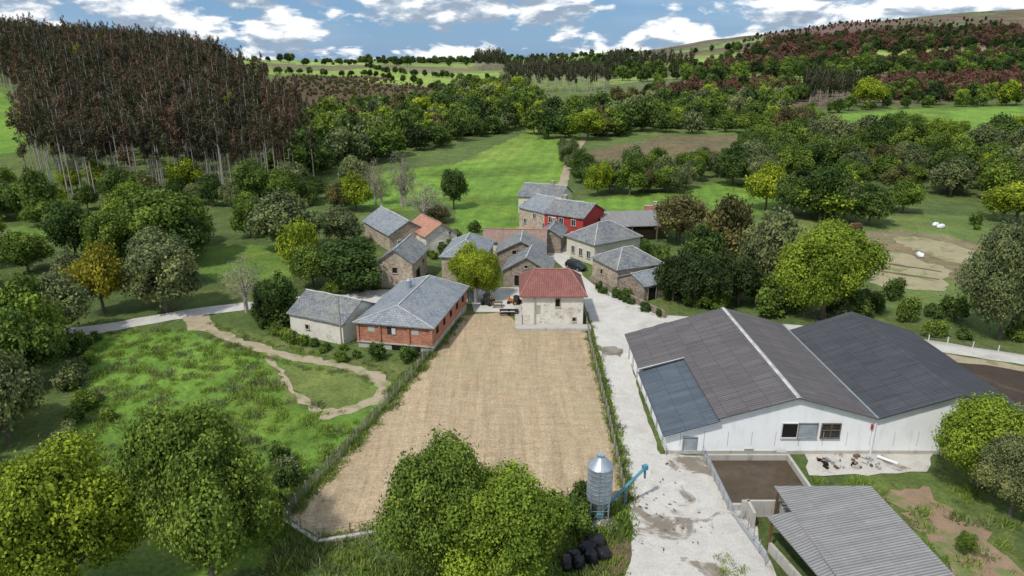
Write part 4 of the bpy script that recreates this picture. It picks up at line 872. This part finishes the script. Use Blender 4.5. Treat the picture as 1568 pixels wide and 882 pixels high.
# ------------------------------------------------------------- poles, lamp, small things
def pole(name,x,y,h,r=.12,arm=True):
    p=P(x,y); q=MB(); q.cyl((p.x,p.y,p.z-.2),(p.x,p.y,p.z+h),r,r*.65,POSTM,10)
    if arm:
        q.box((p.x,p.y,p.z+h-.4),(1.3,.1,.1),WOOD)
        for d in(-.55,0,.55): q.cyl((p.x+d,p.y,p.z+h-.35),(p.x+d,p.y,p.z+h-.1),.04,.04,WHITEP,6)
    return q.obj(name)
pole("utility_pole",524,532,6.8,.12,False); pole("utility_pole",827,492,5.5,.08,False)
p=P(1082,470); q=MB(); q.cyl((p.x,p.y,0),(p.x,p.y,5.6),.07,.05,GALV,8); q.cyl((p.x,p.y,5.6),(p.x-.9,p.y-.3,5.95),.04,.04,GALV,6); q.box((p.x-1.15,p.y-.38,5.96),(.6,.25,.12),GALV,rz=.3); q.obj("street_lamp")
def car(name,x,y,rz,m,L=4.2,Wd=1.75):
    p=P(x,y); par=empty(name); q=MB(); c,s_=math.cos(rz),math.sin(rz)
    W3=lambda a,b,z:Vector((p.x+c*a-s_*b,p.y+s_*a+c*b,.04+z)); hw=Wd/2
    def sec(a,z0,z1,w_): return [W3(a,-w_,z0),W3(a,w_,z0),W3(a,w_*.97,z1),W3(a,-w_*.97,z1)]
    st=[(-L/2,.45,.8,hw*.86),(-L/2+.12,.28,.95,hw*.95),(-L*.3,.25,1.0,hw),(L*.18,.25,.98,hw),(L*.42,.28,.82,hw*.95),(L/2,.4,.66,hw*.8)]
    ss=[sec(*t) for t in st]
    for A_,B_ in zip(ss[:-1],ss[1:]):
        for i in range(4): q.poly([A_[i],B_[i],B_[(i+1)%4],A_[(i+1)%4]],m)
    q.poly(ss[0],m); q.poly(ss[-1][::-1],m); q.obj("body",par)
    q=MB(); b=[W3(-L*.45,-hw*.93,.96),W3(L*.2,-hw*.93,.96),W3(L*.2,hw*.93,.96),W3(-L*.45,hw*.93,.96)]; t=[W3(-L*.38,-hw*.74,1.42),W3(L*.04,-hw*.74,1.45),W3(L*.04,hw*.74,1.45),W3(-L*.38,hw*.74,1.42)]
    q.hexa(b,t,GLASS); q.slab([v+Vector((0,0,.05)) for v in t],.06,m); q.obj("cabin",par)
    q=MB()
    for a in(-L*.3,L*.3):
        for s in(-1,1): q.cyl(W3(a,s*hw*.82,.31),W3(a,s*hw*1.01,.31),.31,.31,BLK,14); q.cyl(W3(a,s*hw*1.01,.31),W3(a,s*hw*1.03,.31),.17,.17,GALV,10)
    q.obj("wheels",par); q=MB()
    for s in(-1,1): q.box(W3(L/2-.05,s*hw*.6,.62),(.08,.3,.12),WHITEP,rz=rz); q.box(W3(-L/2+.02,s*hw*.75,.78),(.06,.2,.14),REDP,rz=rz)
    q.obj("lights",par)
car("parked_car",882,412,-.9,CARP)
def tractor(name,x,y,rz,m,k=.8):
    p=P(x,y); par=empty(name); c,s_=math.cos(rz)*k,math.sin(rz)*k; W3=lambda a,b,z:Vector((p.x+c*a-s_*b,p.y+s_*a+c*b,z*k)); q=MB()
    q.box(W3(.9,0,.95),(1.7*k,.6*k,.6*k),m,rz=rz); q.box(W3(-.5,0,.9),(1.2*k,.8*k,.5*k),BLK,rz=rz); q.box(W3(-.5,0,2.1),(1.3*k,1.1*k,.08),BLK,rz=rz); q.box(W3(-.5,0,1.6),(1.1*k,.95*k,.9*k),GLASS,rz=rz)
    for s in(-1,1): q.cyl(W3(-.7,s*.5,.65),W3(-.7,s*.9,.65),.65*k,.65*k,BLK,16); q.cyl(W3(-.7,s*.9,.65),W3(-.7,s*.92,.65),.3*k,.3*k,m,10); q.cyl(W3(1.3,s*.5,.38),W3(1.3,s*.75,.38),.38*k,.38*k,BLK,14)
    q.cyl(W3(1.2,.2,1.2),W3(1.2,.2,1.9),.04,.04,BLK,6); q.obj("chassis_and_wheels",par)
tractor("tractor",747,466,1.2,YEL); tractor("tractor",788,466,2.6,ORG,.65)
def bench(x,y,nm="picnic_table",m=WOOD):
    p=P(x,y); q=MB(); q.box((p.x,p.y,.75),(1.5,.75,.06),m)
    for s in(-1,1): q.box((p.x,p.y+s*.65,.45),(1.5,.26,.05),m); q.box((p.x+s*.6,p.y,.37),(.08,1.2,.08),m); q.box((p.x+s*.6,p.y,.55),(.08,.1,.35),m); q.box((p.x+s*.6,p.y-.5,.2),(.07,.07,.42),m); q.box((p.x+s*.6,p.y+.5,.2),(.07,.07,.42),m)
    q.obj(nm)
bench(773,482,m=BLK); bench(786,482,m=BLK); bench(762,470,m=WOOD)
par=empty("white_wrapped_bales")
for i,(x,y) in enumerate([(1432,346),(1440,349),(1408,393)]): pp=P(x,y); blob("bale_%d"%i,(pp.x,pp.y,0),(1.1,.55,.6),WHITEP,30+i,par)
par=empty("debris_pile"); q=MB()
for i in range(34):
    x=random.uniform(28,33.5); y=random.uniform(53,54.9); q.box((x,y,.12+random.random()*.1),(random.uniform(.1,.6),random.uniform(.06,.3),random.uniform(.05,.25)),random.choice([WOOD,CONC,RUST,GALV,DARK]),rz=random.random()*3)
q.obj("scrap",par)
q=MB()
for i in range(60):
    x=random.uniform(9.5,16.5); y=random.gauss(46,5)
    if 36<y<56: q.box((x,y,.06),(random.uniform(.06,.35),random.uniform(.04,.2),.05),random.choice([WOOD,CONC,RUST,WOOD]),rz=random.random()*3)
q.obj("yard_litter")
q=MB(); q.box((24.9,55.0,.3),(.9,.5,.6),CONC); q.cyl((33.6,54.6,.3),(35,53.6,.15),.14,.14,WHITEP,10); q.obj("concrete_trough")
p=P(1310,352); q=MB(); q.box((p.x,p.y,1),(2.2,1.2,.9),RUST,rz=.3); q.box((p.x,p.y,.35),(2.6,.3,.2),BLK,rz=.3)
for s in(-.8,.8): q.cyl((p.x+s,p.y-.8,.4),(p.x+s,p.y-.55,.4),.4,.4,BLK,12); q.cyl((p.x+s,p.y+.55,.4),(p.x+s,p.y+.8,.4),.4,.4,BLK,12)
q.obj("farm_trailer")
# ------------------------------------------------------------- light and sky
sd=Vector((-.46,-.55,1.0)).normalized(); el=math.asin(sd.z); azs=math.atan2(sd.x,sd.y)
sl=bpy.data.lights.new("sun",'SUN'); sl.energy=3.4; sl.angle=math.radians(3); sl.color=(1,.96,.90)
so=bpy.data.objects.new("sun",sl); so.rotation_euler=sd.to_track_quat('Z','Y').to_euler(); so.location=(0,0,100); COL.objects.link(so)
wd=bpy.data.worlds.new("World"); S.world=wd; wd.use_nodes=True; nt=wd.node_tree; bg=nt.nodes["Background"]; bg.inputs[1].default_value=.1
sk=nt.nodes.new("ShaderNodeTexSky"); sk.sky_type='NISHITA'; sk.sun_disc=False; sk.sun_elevation=el; sk.sun_rotation=azs; sk.air_density=1.0; sk.dust_density=.4; sk.ozone_density=2.0
tc=nt.nodes.new("ShaderNodeTexCoord").outputs["Generated"]
def cl(off,sc=10.5,zs_=2.7,det=10,rg_=.55):
    m_=nd(nt,"ShaderNodeMapping"); m_.inputs["Scale"].default_value=(1,1,zs_); m_.inputs["Location"].default_value=(5.3,2.2,off); lk(nt,tc,m_.inputs["Vector"]); return noise(nt,m_.outputs[0],sc,det,rg_,.15)
a=cl(0.0); b2=cl(.04); hz=cl(.3,3.0,6.0,6,.5)
fac=ramp(nt,a,[(.445,(0,0,0)),(.50,(1,1,1))])
dif=math_(nt,'SUBTRACT',a,b2); sh=math_(nt,'MULTIPLY_ADD',dif,6.0); nt.nodes[-1].inputs[2].default_value=.52
cc=ramp(nt,sh,[(.15,(3.4,4.3,5.5)),(.45,(5.6,6.5,7.5)),(.75,(10.,10.2,10.4))])
skc=mix(nt,.75,sk.outputs[0],(1.5,3.5,6.4))
skc=mix(nt,ramp(nt,hz,[(.50,(0,0,0)),(.68,(.35,.35,.35))]),skc,(6.0,7.1,8.2))
out=mix(nt,fac,skc,cc); lk(nt,out,bg.inputs[0])
print("objects",len(bpy.data.objects))
